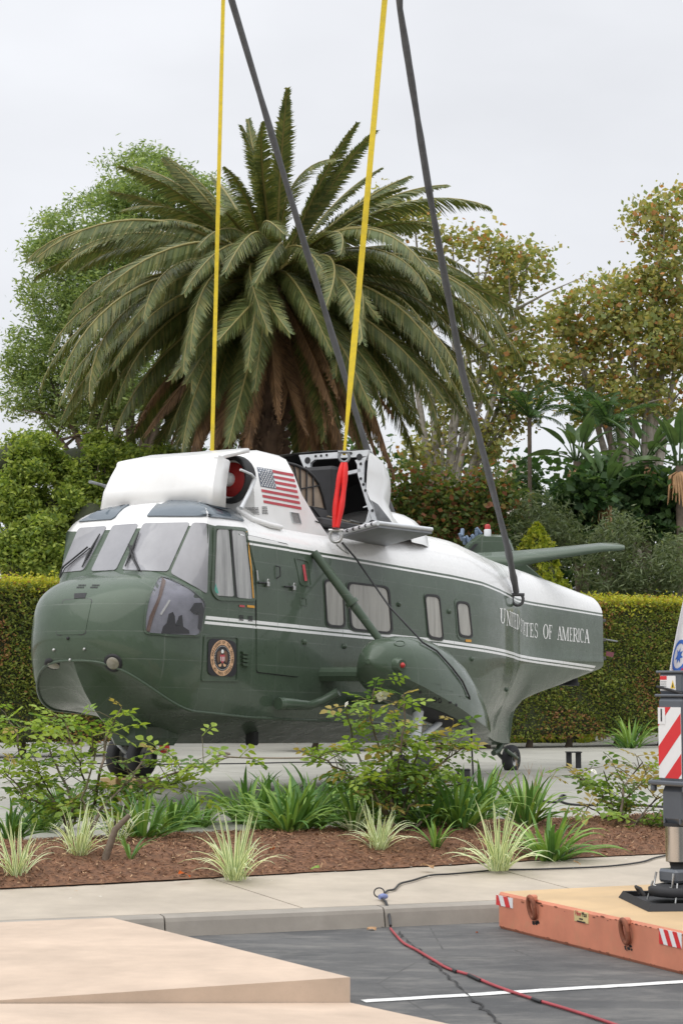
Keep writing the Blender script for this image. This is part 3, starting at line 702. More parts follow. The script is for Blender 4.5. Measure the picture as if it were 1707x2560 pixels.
prof = [(.37, 3.545, 1, 0, .83), (.375, 3.70, 1, 0, .81), (.40, 3.90, 1, 0, .775), (.43, 4.03, .95, .05, .75), (.44, 4.06, .8, .25, .75), (.475, 4.085, .5, .6, .75), (.60, 4.12, .1, 1, .75), (.85, 4.18, 0, 1, .76), (1.12, 4.25, 0, 1, .76)]
sg = []
for a, zz, kb, kd, hw in prof:
    row = []
    for i, l in enumerate(LATC):
        zoff = -.085 * abs(l) ** 2.4 if zz < 3.61 else 0; bow_ = .17 if zz < 3.61 else .14 if zz < 3.8 else .07 if zz < 4 else .02
        row.append(Vector((a + BK[i] * kb - bow_ * l * l, -l * hw, zz + zoff - DN[i] * kd)))
    sg.append(row)
sm_ = MB(); sm_.loft(sg, False); me = sm_.mesh('intake_shield', [MT['white']])
shield = link('intake_shield', me, heli)
sd = shield.modifiers.new('thickness', 'SOLIDIFY'); sd.thickness = .022; sd.offset = -1
me.set_sharp_from_angle(angle=R(20))
for lat in (.5, -.5):
    ox = Vector((1.14, -lat, 3.88)); rot = Matrix(((0, 0, -1), (0, 1, 0), (1, 0, 0)))
    it = MB().lathe([(.23, -.15), (.235, .1), (.27, .13), (.29, .1), (.30, -.05)], ox, 28, rot=rot, cap=False).build('engine_intake', [MT['black']], heli)
    MB().lathe([(.232, -.1), (.232, .0), (.2, .03), (.02, .04)], ox, 28, rot=rot).build('intake_plug', [MT['red']], it)
    MB().lathe([(.085, .03), (.085, .1), (.06, .13), (.004, .14)], ox + Vector((0, .03, 0)), 16, rot=rot).build('plug_grip', [MT['whiteprint']], it)
# flag on the cowling
FQ = [z1(1160, 133), z1(1338, 166), z1(1378, 342), z1(1194, 308)]
def fl(u, v):
    a = Vector(FQ[0]).lerp(Vector(FQ[1]), u); b = Vector(FQ[3]).lerp(Vector(FQ[2]), u); return tuple(a.lerp(b, v))
TR = [CB, HB]; mf = MB()
for k in range(7):
    v0, v1 = 2 * k / 13, (2 * k + 1) / 13; u0 = .42 if k < 4 else 0
    n = 10
    for s in range(n):
        ua, ub = u0 + (1 - u0) * s / n, u0 + (1 - u0) * (s + 1) / n
        hs = [hit(fl(*p), TR) for p in ((ua, v0), (ub, v0), (ub, v1), (ua, v1))]
        mf.add([h[0] + h[1] * .006 for h in hs], [(0, 1, 2, 3)], 1)
for s in range(5):
    for r in range(5):
        hs = [hit(fl(*p), TR) for p in ((.42 * s / 5, 7 / 13 * r / 5), (.42 * (s + 1) / 5, 7 / 13 * r / 5), (.42 * (s + 1) / 5, 7 / 13 * (r + 1) / 5), (.42 * s / 5, 7 / 13 * (r + 1) / 5))]
        mf.add([h[0] + h[1] * .007 for h in hs], [(0, 1, 2, 3)], 0)
for r in range(9):
    for s in range(6 if r % 2 == 0 else 5):
        u = .42 * ((s + .5) / 6 + (.083 if r % 2 else 0)); v = 7 / 13 * (r + .7) / 9.4; h = hit(fl(u, v), TR)
        o = orient(h[1]); c_ = h[0] + h[1] * .012; vs = []
        for k in range(10):
            rr = .017 if k % 2 == 0 else .007; t = 2 * math.pi * k / 10 + math.pi / 2; vs.append(c_ + o @ Vector((rr * math.cos(t), rr * math.sin(t), 0)))
        mf.add(vs, [tuple(range(10))], 2)
mf.build('flag_marking', [MT['blueprint'], MT['redprint'], MT['whiteprint']], heli)
# meshed vents on the cowl foot
for poly, nx, ny in (([(1232, 530), (1335, 528), (1345, 592), (1310, 585)], 9, 5), ([(1362, 522), (1402, 522), (1414, 588), (1366, 585)], 4, 5)):
    mv = MB(); P4 = [Vector(zb(*p)) for p in poly]
    for i in range(nx):
        for j in range(ny):
            f = lambda u, v: tuple((P4[0].lerp(P4[1], u)).lerp(P4[3].lerp(P4[2], u), v))
            hs = [hit(f(u, v), TR) for u, v in ((i / nx, j / ny), ((i + .62) / nx, j / ny), ((i + .62) / nx, (j + .62) / ny), (i / nx, (j + .62) / ny))]
            if all(hs): mv.add([h[0] + h[1] * .006 for h in hs], [(0, 1, 2, 3)])
    mv.build('mesh_vent', [MT['dark']], heli)
lv = [(128, 670), (208, 682), (235, 785), (152, 772)]
rim([zc(*p) for p in lv], [zc(*p) for p in inset(lv, 6)], .012, .02, TR).build('louvre_frame', [MT['dwhite']], heli)
for k in range(9):
    t = (k + .3) / 9.3; A, B = Vector(lv[0]).lerp(Vector(lv[3]), t), Vector(lv[1]).lerp(Vector(lv[2]), t)
    skin([zc(*A), zc(*B), zc(B.x, B.y + 5), zc(A.x, A.y + 5)], .008, rings=1, step=99, trees=TR).build('louvre', [MT['soot']], heli)
skin([zc(*p) for p in [(360, 750), (412, 762), (418, 776), (364, 764)]], .008, rings=1, trees=TR).build('small_hatch', [MT['soot']], heli)
stick([on_skin(zb(1180, 545), .03, TR)[0], on_skin(zb(1300, 622), .04, TR)[0], on_skin(zb(1400, 668), .04, TR)[0], on_skin(zb(1500, 700), .03, TR)[0]], .035, 'conduit', 'white', n=8)
stick([LY(zb(1195, 232), .85), LY(zb(1280, 268), .9), LY(zb(1308, 300), .9), LY(zb(1275, 390), .9), LY(zb(1200, 535), .92)], [.016, .016, .026, .026, .026], 'intake_probe', 'dwhite', n=8)
stick([LY(zb(15, 327), -.85), LY(zb(105, 350), -.85), LY(zb(150, 368), -.85), LY(zb(190, 405), -.85)], [.02, .016, .026, .026], 'intake_probe', 'grey', n=8)
# exhaust skin, bulkhead frame, fairing and work platform behind the cowling
def slab(pts, thick, name, mat, parent=heli):   # a plate through local points, given a real thickness along its normal
    pts = [Vector(p) for p in pts]; nn = (pts[1] - pts[0]).cross(pts[-1] - pts[0]).normalized() * thick / 2; n = len(pts)
    return MB().add([p + nn for p in pts] + [p - nn for p in pts], [tuple(range(n)), tuple(range(2 * n - 1, n - 1, -1))] + [(i, n + i, n + (i + 1) % n, (i + 1) % n) for i in range(n)]).build(name, [MT[mat]], parent)
tp = [(95, 215), (180, 235), (280, 280), (340, 335), (390, 400), (430, 520), (460, 640), (240, 602), (225, 500), (190, 360), (150, 280)]
tanp = slab([LY(zc(*p), .55) for p in tp], .03, 'exhaust_skin', 'tan')
stick([LY(zc(*p), .58) for p in [(100, 214), (182, 234), (282, 279), (343, 333), (394, 398), (436, 520), (466, 655)]], .02, 'skin_edge', 'black', tanp)
for x0, y0, x1, y1 in ((170, 245, 215, 520), (225, 258, 232, 590), (288, 290, 285, 605), (345, 350, 350, 615)):
    stick([LY(zc(x0, y0), .58), LY(zc(x1, y1), .58)], .012, 'rib', 'soot', tanp)
stick([LY(zc(240, 455), .58), LY(zc(400, 425), .58)], .01, 'stay', 'dark', tanp)
slab([LY(zc(*p), .62) for p in [(335, 630), (462, 655), (520, 850), (500, 840)]], .03, 'deck_panel', 'soot')
FA = 3.9
FO = [(212, 140), (540, 112), (862, 90), (815, 300), (815, 420), (850, 540), (905, 640), (965, 835), (800, 850), (600, 882)]
fo = [LA(zc(*p), FA) for p in [(212, 140), (862, 90), (812, 250), (812, 380), (860, 560), (905, 640), (968, 850), (900, 860), (850, 850), (860, 690), (820, 520), (760, 330), (750, 230), (700, 165), (640, 162), (400, 178), (340, 205), (310, 290), (380, 500), (300, 480), (240, 240)]]
# frame as joined straight members with lightening holes
fm = MB()
def member(a, b, c, d): # quad plate at the frame plane, 6 cm deep
    P = [LA(zc(*p), FA) for p in (a, b, c, d)]; fm.add(P + [p + Vector((.06, 0, 0)) for p in P], [(0, 1, 2, 3), (7, 6, 5, 4), (0, 4, 5, 1), (1, 5, 6, 2), (2, 6, 7, 3), (3, 7, 4, 0)])
member((212, 140), (862, 90), (850, 150), (232, 190)); member((232, 190), (360, 180), (320, 215), (262, 262)); member((262, 262), (320, 215), (316, 300), (300, 330))
member((735, 190), (850, 150), (822, 215), (755, 225)); member((755, 225), (822, 215), (818, 390), (762, 330)); member((762, 330), (818, 390), (862, 560), (820, 520))
member((820, 520), (862, 560), (905, 640), (862, 660)); member((862, 660), (905, 640), (968, 850), (935, 850)); member((862, 660), (890, 755), (850, 775), (835, 760)); member((835, 760), (870, 790), (850, 850), (790, 800))
member((385, 352), (785, 266), (790, 296), (395, 382))
frame = fm.build('bulkhead_frame', [MT['dwhite']], heli)
hm = MB(); oy = Matrix(((0, 0, -1), (0, 1, 0), (1, 0, 0)))
for x, y, r in ((294, 190, .045), (777, 158, .045), (370, 150, .018), (420, 146, .018), (472, 140, .018), (594, 132, .02), (699, 124, .02), (790, 222, .02), (790, 360, .02), (815, 415, .02), (833, 470, .02), (898, 658, .02), (280, 258, .018)):
    MB().lathe([(r, 0), (r, .004)], LA(zc(x, y), FA - .003), 12, rot=oy).build('lightening_hole', [MT['dark']], frame)
MB().lathe([(.062, 0), (.062, .004)], LA(zc(897, 790), FA - .005), 14, rot=oy).build('lightening_hole', [MT['dark']], frame)
FS = [(3.9, [(.99, 3.45), (.9, 3.83), (.79, 4.05), (.80, 4.3), (.82, 4.52), (.78, 4.60), (.4, 4.62), (0, 4.63)]),
      (4.4, [(.98, 3.45), (.84, 3.8), (.73, 4.05), (.76, 4.3), (.76, 4.5), (.66, 4.58), (.35, 4.63), (0, 4.65)]),
      (4.9, [(.95, 3.5), (.66, 3.8), (.54, 4.05), (.61, 4.3), (.58, 4.42), (.48, 4.5), (.25, 4.55), (0, 4.57)]),
      (5.3, [(.85, 3.52), (.5, 3.75), (.37, 4.0), (.40, 4.2), (.38, 4.28), (.3, 4.35), (.15, 4.39), (0, 4.4)]),
      (5.6, [(.68, 3.55), (.33, 3.72), (.18, 3.9), (.18, 4.05), (.16, 4.1), (.12, 4.14), (.06, 4.16), (0, 4.16)]),
      (5.95, [(.4, 3.6), (.15, 3.7), (.05, 3.78), (.04, 3.82), (.03, 3.84), (.02, 3.85), (.01, 3.86), (0, 3.86)])]
rings = [[Vector((a, -w, zz)) for w, zz in s] + [Vector((a, w, zz)) for w, zz in s[-2::-1]] for a, s in FS]
fmb = MB().loft(rings, False); inn = [[Vector((p.x + .01, p.y * .95, p.z - .035)) for p in r] for r in rings[:4]]
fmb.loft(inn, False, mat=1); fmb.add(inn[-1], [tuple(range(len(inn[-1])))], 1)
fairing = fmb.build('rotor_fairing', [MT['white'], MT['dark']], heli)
slab([LA(zc(*p), FA + .02) for p in [(885, 560), (960, 830), (1140, 855), (1060, 740), (950, 600)]], .01, 'side_skin', 'grey')
# aft dome base behind the fairing
MB().loft([[Vector((a, -w * math.cos(R(t)), 3.45 + h * max(0, math.sin(R(t))))) for t in range(0, 181, 15)] for a, w, h in ((4.9, .95, .3), (5.3, .92, .52), (5.7, .8, .55), (6.0, .64, .45), (6.25, .45, .33), (6.45, .25, .24))], False).build('fairing_base', [MT['white']], heli)
pz = 3.36
P_ = [LZ(zc(*p), pz) for p in [(600, 892), (952, 842), (1452, 900), (1000, 980)]]
P_ = [Vector((p.x, p.y, pz + (.06 if i in (1, 2) else 0))) for i, p in enumerate(P_)]
plat = slab(P_, .05, 'work_platform', 'grey')
MB().tube([P_[1] + Vector((0, 0, .03)), P_[2] + Vector((0, 0, .03))], .028, 6).build('platform_edge', [MT['dwhite']], plat)
MB().tube([P_[0] + Vector((0, 0, .03)), P_[1] + Vector((0, 0, .03))], .035, 6).build('platform_edge', [MT['dwhite']], plat)
for k in range(6): MB().lathe([(.022, 0), (.022, .004)], P_[0].lerp(P_[1], (k + .4) / 6.2) + Vector((-.034, 0, .03)), 10, rot=oy).build('lightening_hole', [MT['dark']], plat)
# bay floor, gearbox stump, loose rods
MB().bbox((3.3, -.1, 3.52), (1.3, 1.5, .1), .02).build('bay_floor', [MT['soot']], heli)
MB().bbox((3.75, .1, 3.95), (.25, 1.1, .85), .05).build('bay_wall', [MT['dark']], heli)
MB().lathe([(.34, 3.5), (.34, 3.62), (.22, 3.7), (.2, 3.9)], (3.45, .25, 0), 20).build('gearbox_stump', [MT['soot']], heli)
stick([LY(zc(480, 712), .7), LY(zc(620, 750), .7), LY(zc(760, 790), .75), LY(zc(930, 828), .8)], .012, 'control_rod', 'rope')
stick([LY(zc(690, 750), .75), LY(zc(760, 768), .75), LY(zc(800, 832), .75)], .014, 'control_rod', 'steel')
stick([LA(zc(815, 630), 3.8), LA(zc(850, 618), 3.8)], .01, 'stay', 'dwhite')

# --- sponson, stub wing, strut and main gear (port built, starboard mirrored)
SP = [(1.80, .03, 1.74, 1.68, 1.70), (1.90, .20, 1.90, 1.52, 1.62), (2.10, .33, 1.99, 1.38, 1.53), (2.45, .42, 2.04, 1.24, 1.42), (2.9, .45, 2.05, 1.1, 1.30), (3.4, .45, 1.97, 1.0, 1.17), (3.9, .41, 1.78, .91, 1.04), (4.35, .33, 1.50, .86, .95), (4.7, .22, 1.2, .84, .89), (4.95, .06, .95, .83, .86)]
def spons(side):
    rings = []
    for a, w, zt, zb_, zk in SP:
        r = []; h = zt - zk
        for k in range(13):
            t = R(180 * k / 12); cx, sx = math.cos(t), math.sin(t)
            r.append(Vector((a, side * 2.02 + w * math.copysign(abs(cx) ** .8, cx), zk + h * abs(sx) ** .85)))
        r += [Vector((a, side * 2.02 - w * .7, zk - (zk - zb_) * .45)), Vector((a, side * 2.02, zb_)), Vector((a, side * 2.02 + w * .7, zk - (zk - zb_) * .45))]
        rings.append(r)
    me = MB().loft(rings).mesh('sponson', [MT['green']]); me.set_sharp_from_angle(angle=R(38))
    s = link('sponson', me, heli)
    MB().bbox((2.5, side * 1.35, 1.58), (.42, .9, .17), .06).build('stub_wing', [MT['green']], heli)
    MB().bbox((3.2, side * 1.35, 1.3), (.36, .9, .15), .06).build('stub_wing', [MT['green']], heli)
    top, low = Vector((2.14, side * 1.05, 3.07)), Vector((2.56, side * 1.80, 1.95)); mid = top.lerp(low, .55)
    st = MB().tube([top, mid], [.05, .062], 12).build('brace_strut', [MT['green']], heli)
    MB().tube([top.lerp(low, .53), top.lerp(low, .57)], .085, 12).build('strut_collar', [MT['green']], st)
    MB().tube([mid, low], [.058, .045], 12).build('lower_strut', [MT['green']], st)
    return s
sp_port = spons(-1); spons(1)
SB = bvh_of(sp_port.data)
p, n = on_skin(z2(478, 1142), 0, [SB]); o = orient(Vector((-.35, -1, -.05)))
lt = MB().lathe([(.09, -.06), (.085, .04), (.07, .08)], p, 16, rot=o).build('position_light', [MT['green']], sp_port)
MB().lathe([(.032, .06), (.034, .09), (.02, .11), (.003, .118)], p, 14, rot=o).build('lens', [MT['red']], lt)
rim([z2(*p) for p in ell(488, 1036, 28, 15, 20)], [z2(*p) for p in ell(488, 1036, 23, 11, 20)], .008, .01, [SB]).build('filler_cap', [MT['green']], sp_port)
rim([z2(*p) for p in [(570, 1255), (632, 1262), (634, 1318), (578, 1306)]], [z2(*p) for p in [(575, 1260), (628, 1266), (630, 1312), (582, 1301)]], .006, .01, [SB]).build('access_panel', [MT['green']], sp_port)
for px in ((660, 1312), (684, 1316)):
    rim([z2(*p) for p in ell(px[0], px[1], 9, 13, 12)], [z2(*p) for p in ell(px[0], px[1], 6, 9, 12)], .006, .01, [SB]).build('tie_ring', [MT['dark']], sp_port)
for px in ((588, 1275), (735, 1324), (763, 1338)):
    if hit(z2(*px), [SB]):
        p, n = on_skin(z2(*px), 0, [SB]); MB().lathe([(.02, 0), (.018, .012)], p, 8, rot=orient(n)).build('fastener', [MT['dark']], sp_port)
well = [(575, 1330), (700, 1375), (815, 1432), (720, 1455), (585, 1405)]
skin([z2(*p) for p in well], .004, rings=3, trees=[SB]).build('wheel_well', [MT['dark']], sp_port)
for k in range(3):
    y0 = 1230 + k * 34
    band([z2(600 + 90 * k, y0 - 4), z2(690 + 60 * k, y0 + 8)], 2.2, .004, [SB]).build('weld_seam', [MT['green']], sp_port)
# pipe along the lower hull
stick([LY(z1(1265, 1292), 1.12), LY(z1(1290, 1292), 1.14), LY(z1(1420, 1300), 1.14), LY(z1(1480, 1280), 1.2), LY(z1(1560, 1235), 1.4)], [.075, .075, .055, .055, .055], 'drain_pipe', 'green', n=12)
def wheel(parent, c, r, wd, name='wheel'):
    rot = Matrix(((1, 0, 0), (0, 0, 1), (0, -1, 0)))
    prof = [(r * .52, -wd * .42), (r * .8, -wd * .5), (r * .95, -wd * .36), (r, -wd * .12), (r, wd * .12), (r * .95, wd * .36), (r * .8, wd * .5), (r * .52, wd * .42)]
    w = MB().lathe(prof, c, 32, rot=rot, cap=False).build(name, [MT['rubber']], parent)
    MB().lathe([(r * .1, -wd * .3), (r * .5, -wd * .26), (r * .55, -wd * .42), (r * .55, wd * .42), (r * .5, wd * .26), (r * .1, wd * .3)], c, 24, rot=rot).build('rim', [MT['rim']], w)
    MB().lathe([(r * .2, -wd * .44), (r * .2, wd * .44)], c, 14, rot=rot).build('hub', [MT['grey']], w)
    return w
for side in (-1, 1):
    zc_ = .51 if side > 0 else .34
    wheel(heli, Vector((2.77, side * 1.93, zc_)), .275, .165); wheel(heli, Vector((2.77, side * 2.27, zc_)), .275, .165)
    lg = MB().tube([(2.95, side * 2.1, 1.25), (2.77, side * 2.1, zc_)], [.07, .055], 12).build('landing_leg', [MT['dwhite']], heli)
    MB().tube([(2.77, side * 1.86, zc_), (2.77, side * 2.34, zc_)], .035, 10).build('axle', [MT['dwhite']], lg)
    MB().tube([(3.5, side * 2.1, 1.0), (2.83, side * 2.1, .75)], .04, 10).build('drag_brace', [MT['dwhite']], lg)
    MB().tube([(2.6, side * 2.15, .85), (2.55, side * 2.18, .68), (2.7, side * 2.15, zc_ + .05)], .025, 8).build('torque_link', [MT['dwhite']], lg)
    MB().tube([(2.72, side * 1.9, 1.1), (2.7, side * 1.98, .7), (2.74, side * 2.02, zc_)], .014, 6).build('brake_hose', [MT['dark']], lg)
# tail wheel
wheel(heli, Vector((10.12, -.02, .455)), .225, .17)
tl = MB().tube([(9.86, 0, .95), (9.82, 0, .74)], [.08, .065], 12).build('tail_leg', [MT['green']], heli)
MB().tube([(9.82, 0, .74), (9.66, .0, .58), (9.5, 0, .55)], [.06, .05, .045], 10).build('tow_lug', [MT['green']], tl)
for s in (-1, 1): MB().tube([(9.75, s * .1, .60), (10.12, s * .13, .46)], .032, 8).build('fork', [MT['green']], tl)
MB().tube([(9.72, 0, .62), (9.95, 0, .85)], .04, 8).build('shock_strut', [MT['dark']], tl)
# fold joint at the boom end, antennas, step lamp
hj = MB().bbox((13.1, -.34, 2.5), (.09, .06, .72), .015).build('fold_hinge', [MT['dark']], heli)
for zz in (2.18, 2.5, 2.84): MB().bbox((13.12, -.37, zz), (.16, .09, .05), .01).build('hinge_lug', [MT['soot']], hj)
stick([(13.1, -.36, 2.52), (13.75, -.40, 2.50)], .014, 'latch_pin', 'grey', hj)
MB().bbox((13.09, 0, 2.55), (.06, .6, .8), .02).build('boom_bulkhead', [MT['soot']], heli)
slab([LY(zd(*p), .3) for p in [(1300, 1092), (1362, 1102), (1352, 1140), (1298, 1126)]], .004, 'warning_tag', 'tag')
MB().lathe([(.17, 0), (.17, .05), (.15, .06), (.14, .35)], LY(zd(1010, 1362), 0), 20).build('belly_antenna', [MT['dark']], heli)
for lx in (6.9, 8.2):
    pass
# folded tail pylon and stabiliser beyond the boom
def wl(px, D): return HI @ at_d(*px, D)
pts = [(158, 302), (215, 240), (300, 175), (400, 176), (500, 178), (548, 215), (580, 300), (640, 380), (838, 548), (700, 520), (500, 430), (220, 338)]
n_ = len(pts); A_ = [wl(zd(*p), 31.3) for p in pts]; B_ = [wl(zd(*p), 31.9) for p in pts]; cA = sum(A_, Vector()) / n_; cB = sum(B_, Vector()) / n_
r0 = [cA.lerp(p, .88) for p in A_]; r3 = [cB.lerp(p, .8) for p in B_]
A2 = [p.lerp(q_, .3) for p, q_ in zip(A_, B_)]; B2 = [p.lerp(q_, .8) for p, q_ in zip(A_, B_)]
me = MB().loft([r0, A2, B2, r3]).mesh('folded_tail_pylon', [MT['green']]); me.set_sharp_from_angle(angle=R(50))
pyl = link('folded_tail_pylon', me, heli)
slab([wl(zd(*p), 31.25) for p in [(215, 310), (270, 250), (300, 248), (245, 308)]], .02, 'vent_slot', 'dark', pyl)
S1 = [wl(zd(*p), 31.0) for p in ((208, 338), (520, 314), (900, 288), (1250, 257), (1380, 258), (1440, 280))]
S2 = [wl(zd(*p), 30.6) for p in ((320, 395), (560, 438), (900, 372), (1270, 312), (1400, 304), (1446, 292))]
rings = []
for a, b in zip(S1, S2):
    d = (b - a); u = Vector((0, 0, 1)); th = min(.05, d.length * .12)
    rings.append([a, a.lerp(b, .15) + u * th, a.lerp(b, .5) + u * th * .8, b, a.lerp(b, .5) - u * th * .6, a.lerp(b, .15) - u * th])
me = MB().loft(rings).mesh('stabiliser', [MT['green']]); stab = link('stabiliser', me, heli)
bq = wl(zd(370, 150), 31.4)
bc = MB().lathe([(.06, -.1), (.06, .02), (.05, .03)], bq, 16).build('beacon', [MT['dwhite']], heli)
MB().lathe([(.05, .03), (.048, .09), (.032, .115), (.003, .12)], bq, 16).build('lens', [MT['red']], bc)
for x, y in ((165, 195), (190, 225), (285, 175), (262, 205), (215, 215), (300, 150), (172, 160), (240, 232)):
    MB().bbox(wl(zd(x, y), 31.8), (.05, .06, .14), .01, (rnd.uniform(-.6, .6), rnd.uniform(-.6, .6), 0)).build('rotor_head_fitting', [MT['bluekit']], pyl)
# ------------------------------------------------------------------ the ground
KA, KB = Vector((-1.35, 14.55, 0)), Vector((1.246, 15.4525, 0)); kd = (KB - KA).normalized(); kn = Vector((-kd.y, kd.x, 0))
MA, MBv = Vector((-2.827, 15.73, 0)), Vector((3.117, 18.957, 0)); md = (MBv - MA).normalized()
def kerb_at(x): return KA + kd * ((x - KA.x) / kd.x)
def mul_at(x): return MA + md * ((x - MA.x) / md.x)
PADN = Vector((-md.y, md.x, 0)); P0 = mul_at(0) + PADN * 2.0       # front edge of the pad, parallel to the bed
def pad_at(x): return P0 + md * ((x - P0.x) / md.x)
def pad_z(x, y):
    d = (Vector((x, y, 0)) - P0).dot(PADN); return .36 + .20 * min(1, max(0, d / 5.)) ** .7
g = MB().add([(-300, -200, -.02), (300, -200, -.02), (300, 700, -.02), (-300, 700, -.02)], [(0, 1, 2, 3)]).build('ground', [MT['earth']]); tag(g, kind='structure')
lot = MB().add([(-60, -30, 0), (60, -30, 0), *[tuple(kerb_at(x) + kn * .06) for x in (60, -60)]], [(0, 1, 2, 3)]).build('asphalt_car_park', [MT['asphalt']]); tag(lot, kind='structure')
kb = tag(empty('kerb'), kind='structure')
xs = [-60, -40, -24, -13, -7, -4.2, -1.35, .34, 3.2, 6, 9, 14, 30, 60]
for x0, x1 in zip(xs, xs[1:]):
    a, b = kerb_at(x0) + kd * .006, kerb_at(x1) - kd * .006
    rr = [[p + kn * -.03 + Vector((0, 0, -.02)), p + Vector((0, 0, .11)), p + kn * .012 + Vector((0, 0, .138)), p + kn * .04 + Vector((0, 0, .15)), p + kn * .17 + Vector((0, 0, .152)), p + kn * .17 + Vector((0, 0, -.02))] for p in (a, b)]
    MB().loft(rr, True, (True, True), smooth=False).build('kerb_stone', [MT['kerb']], kb)
wk = tag(empty('pavement'), kind='structure')
xs = [-60, -30, -15, -8, -5.2, -2.7, -.25, 2.2, 4.7, 7.5, 11, 20, 60]
def walk_z(t): return .153 + .085 * t
for x0, x1 in zip(xs, xs[1:]):
    sh = .9; a0 = kerb_at(x0) + kn * .176 + kd * .008; a1 = kerb_at(x1) + kn * .176 - kd * .008; b0, b1 = mul_at(x0 - sh) + md * .01 + PADN * .15, mul_at(x1 - sh) - md * .01 + PADN * .15
    T = [Vector((p.x, p.y, walk_z(t))) for p, t in ((a0, 0), (a1, 0), (b1, 1), (b0, 1))]
    MB().add(T + [p - Vector((0, 0, .12)) for p in T], [(0, 1, 2, 3), (0, 4, 5, 1), (1, 5, 6, 2), (2, 6, 7, 3), (3, 7, 4, 0)]).build('slab', [MT['walk']], wk)
# concrete pad with joints
pd = tag(empty('concrete_pad'), kind='structure'); STEP = 3.6
for i in range(-9, 9):
    for j in range(0, 8):
        q0 = P0 + md * (i * STEP + .8) + PADN * (j * STEP); sub = 3; vs = []; fs = []
        for v in range(sub + 1):
            for u in range(sub + 1):
                p = q0 + md * (.008 + (STEP - .016) * u / sub) + PADN * (.008 + (STEP - .016) * v / sub); vs.append((p.x, p.y, pad_z(p.x, p.y)))
        for v in range(sub):
            for u in range(sub): k = v * (sub + 1) + u; fs.append((k, k + 1, k + sub + 2, k + sub + 1))
        e = [0, sub, (sub + 1) ** 2 - 1, sub * (sub + 1)]; b = len(vs); vs += [(vs[k][0], vs[k][1], vs[k][2] - .1) for k in e]
        fs += [(e[0], b, b + 1, e[1]), (e[1], b + 1, b + 2, e[2]), (e[2], b + 2, b + 3, e[3]), (e[3], b + 3, b, e[0])]
        MB().add(vs, fs).build('pad_slab', [MT['pad']], pd)
sbm = MB(); q0 = P0 - md * 40 + PADN * -.3
vs = []; fs = []
for j in range(9):
    for i in range(2):
        p = P0 + md * (-40 + 80 * i) + PADN * (-.2 + 3.7 * j); vs.append((p.x, p.y, pad_z(p.x, p.y) - .03))
for j in range(8): fs.append((2 * j, 2 * j + 1, 2 * j + 3, 2 * j + 2))
tag(MB().add(vs, fs).build('pad_base', [MT['earth']]), kind='structure')
# rear soil strip beyond the pad
far = P0 + PADN * (8 * STEP)
a, b = P0 + md * -60 + PADN * 28.78, P0 + md * 60 + PADN * 28.78
tag(MB().add([(a.x, a.y, .50), (b.x, b.y, .50), (b.x + PADN.x * 60, b.y + PADN.y * 60, .7), (a.x + PADN.x * 60, a.y + PADN.y * 60, .7)], [(0, 1, 2, 3)]).build('soil_strip', [MT['mulch']]), kind='structure')
# mulch bed between pavement and pad
def mound_z(x, y):
    p = Vector((x, y, 0)); m = mul_at(0); d = (p - m).dot(PADN) / 2.0
    t = min(1, max(0, d)); base_ = .225 + (.365 - .225) * t
    from_ = math.sin(math.pi * min(1, t * .85 + .02)) ** .8 * .16
    return base_ + from_ + .018 * math.sin(3.1 * x + 1.7 * y) * math.sin(2.3 * y - x) * math.sin(math.pi * t)
vs = []; fs = []; NU, NV = 260, 30
for v in range(NV + 1):
    for u in range(NU + 1):
        p = mul_at(0) + md * (-14 + 28 * u / NU) + PADN * (-.03 + 2.15 * v / NV + rnd.uniform(-.02, .02)); vs.append((p.x, p.y, mound_z(p.x, p.y) + (rnd.uniform(-.012, .018) if 0 < v < NV else 0)))
for v in range(NV):
    for u in range(NU): k = v * (NU + 1) + u; fs.append((k, k + 1, k + NU + 2, k + NU + 1))
tag(MB().add(vs, fs, 0, True).build('mulch_bed', [MT['mulch']]), kind='structure')
n = 48000; u = rng.uniform(-9, 9, n); v = rng.uniform(-.02, 2.02, n)
ok = np.array([True] * n); px_ = np.array([[*(mul_at(0) + md * a + PADN * b)][:2] for a, b in zip(u, v)])
zz = np.array([mound_z(x, y) for x, y in px_]) + rng.uniform(.002, .03, n)
L_ = rng.uniform(.006, .03, n); Wd = rng.uniform(.0018, .0055, n); th = rng.uniform(0, 2 * np.pi, n); ti = rng.normal(0, .35, n)
dx = np.stack([np.cos(th) * np.cos(ti), np.sin(th) * np.cos(ti), np.sin(ti)], 1); dy = np.stack([-np.sin(th), np.cos(th), rng.normal(0, .4, n)], 1)
c0 = np.stack([px_[:, 0], px_[:, 1], zz], 1)
V = np.stack([c0 + dx * L_[:, None] * s + dy * Wd[:, None] * t for s, t in ((-1, -1), (1, -.7), (1.1, .8), (-.9, 1))], 1)
CH = [M('bark chip', c, .9, var=.2, scale=30) for c in ((.27, .14, .072), (.185, .088, .045), (.09, .045, .025), (.46, .30, .17))]
tag(link('bark_chips', quads_mesh('bark_chips', V, CH, rng.choice(4, n, p=[.36, .34, .2, .1]))), 'reddish brown shredded bark mulch covering the planting bed', 'mulch', kind='stuff')
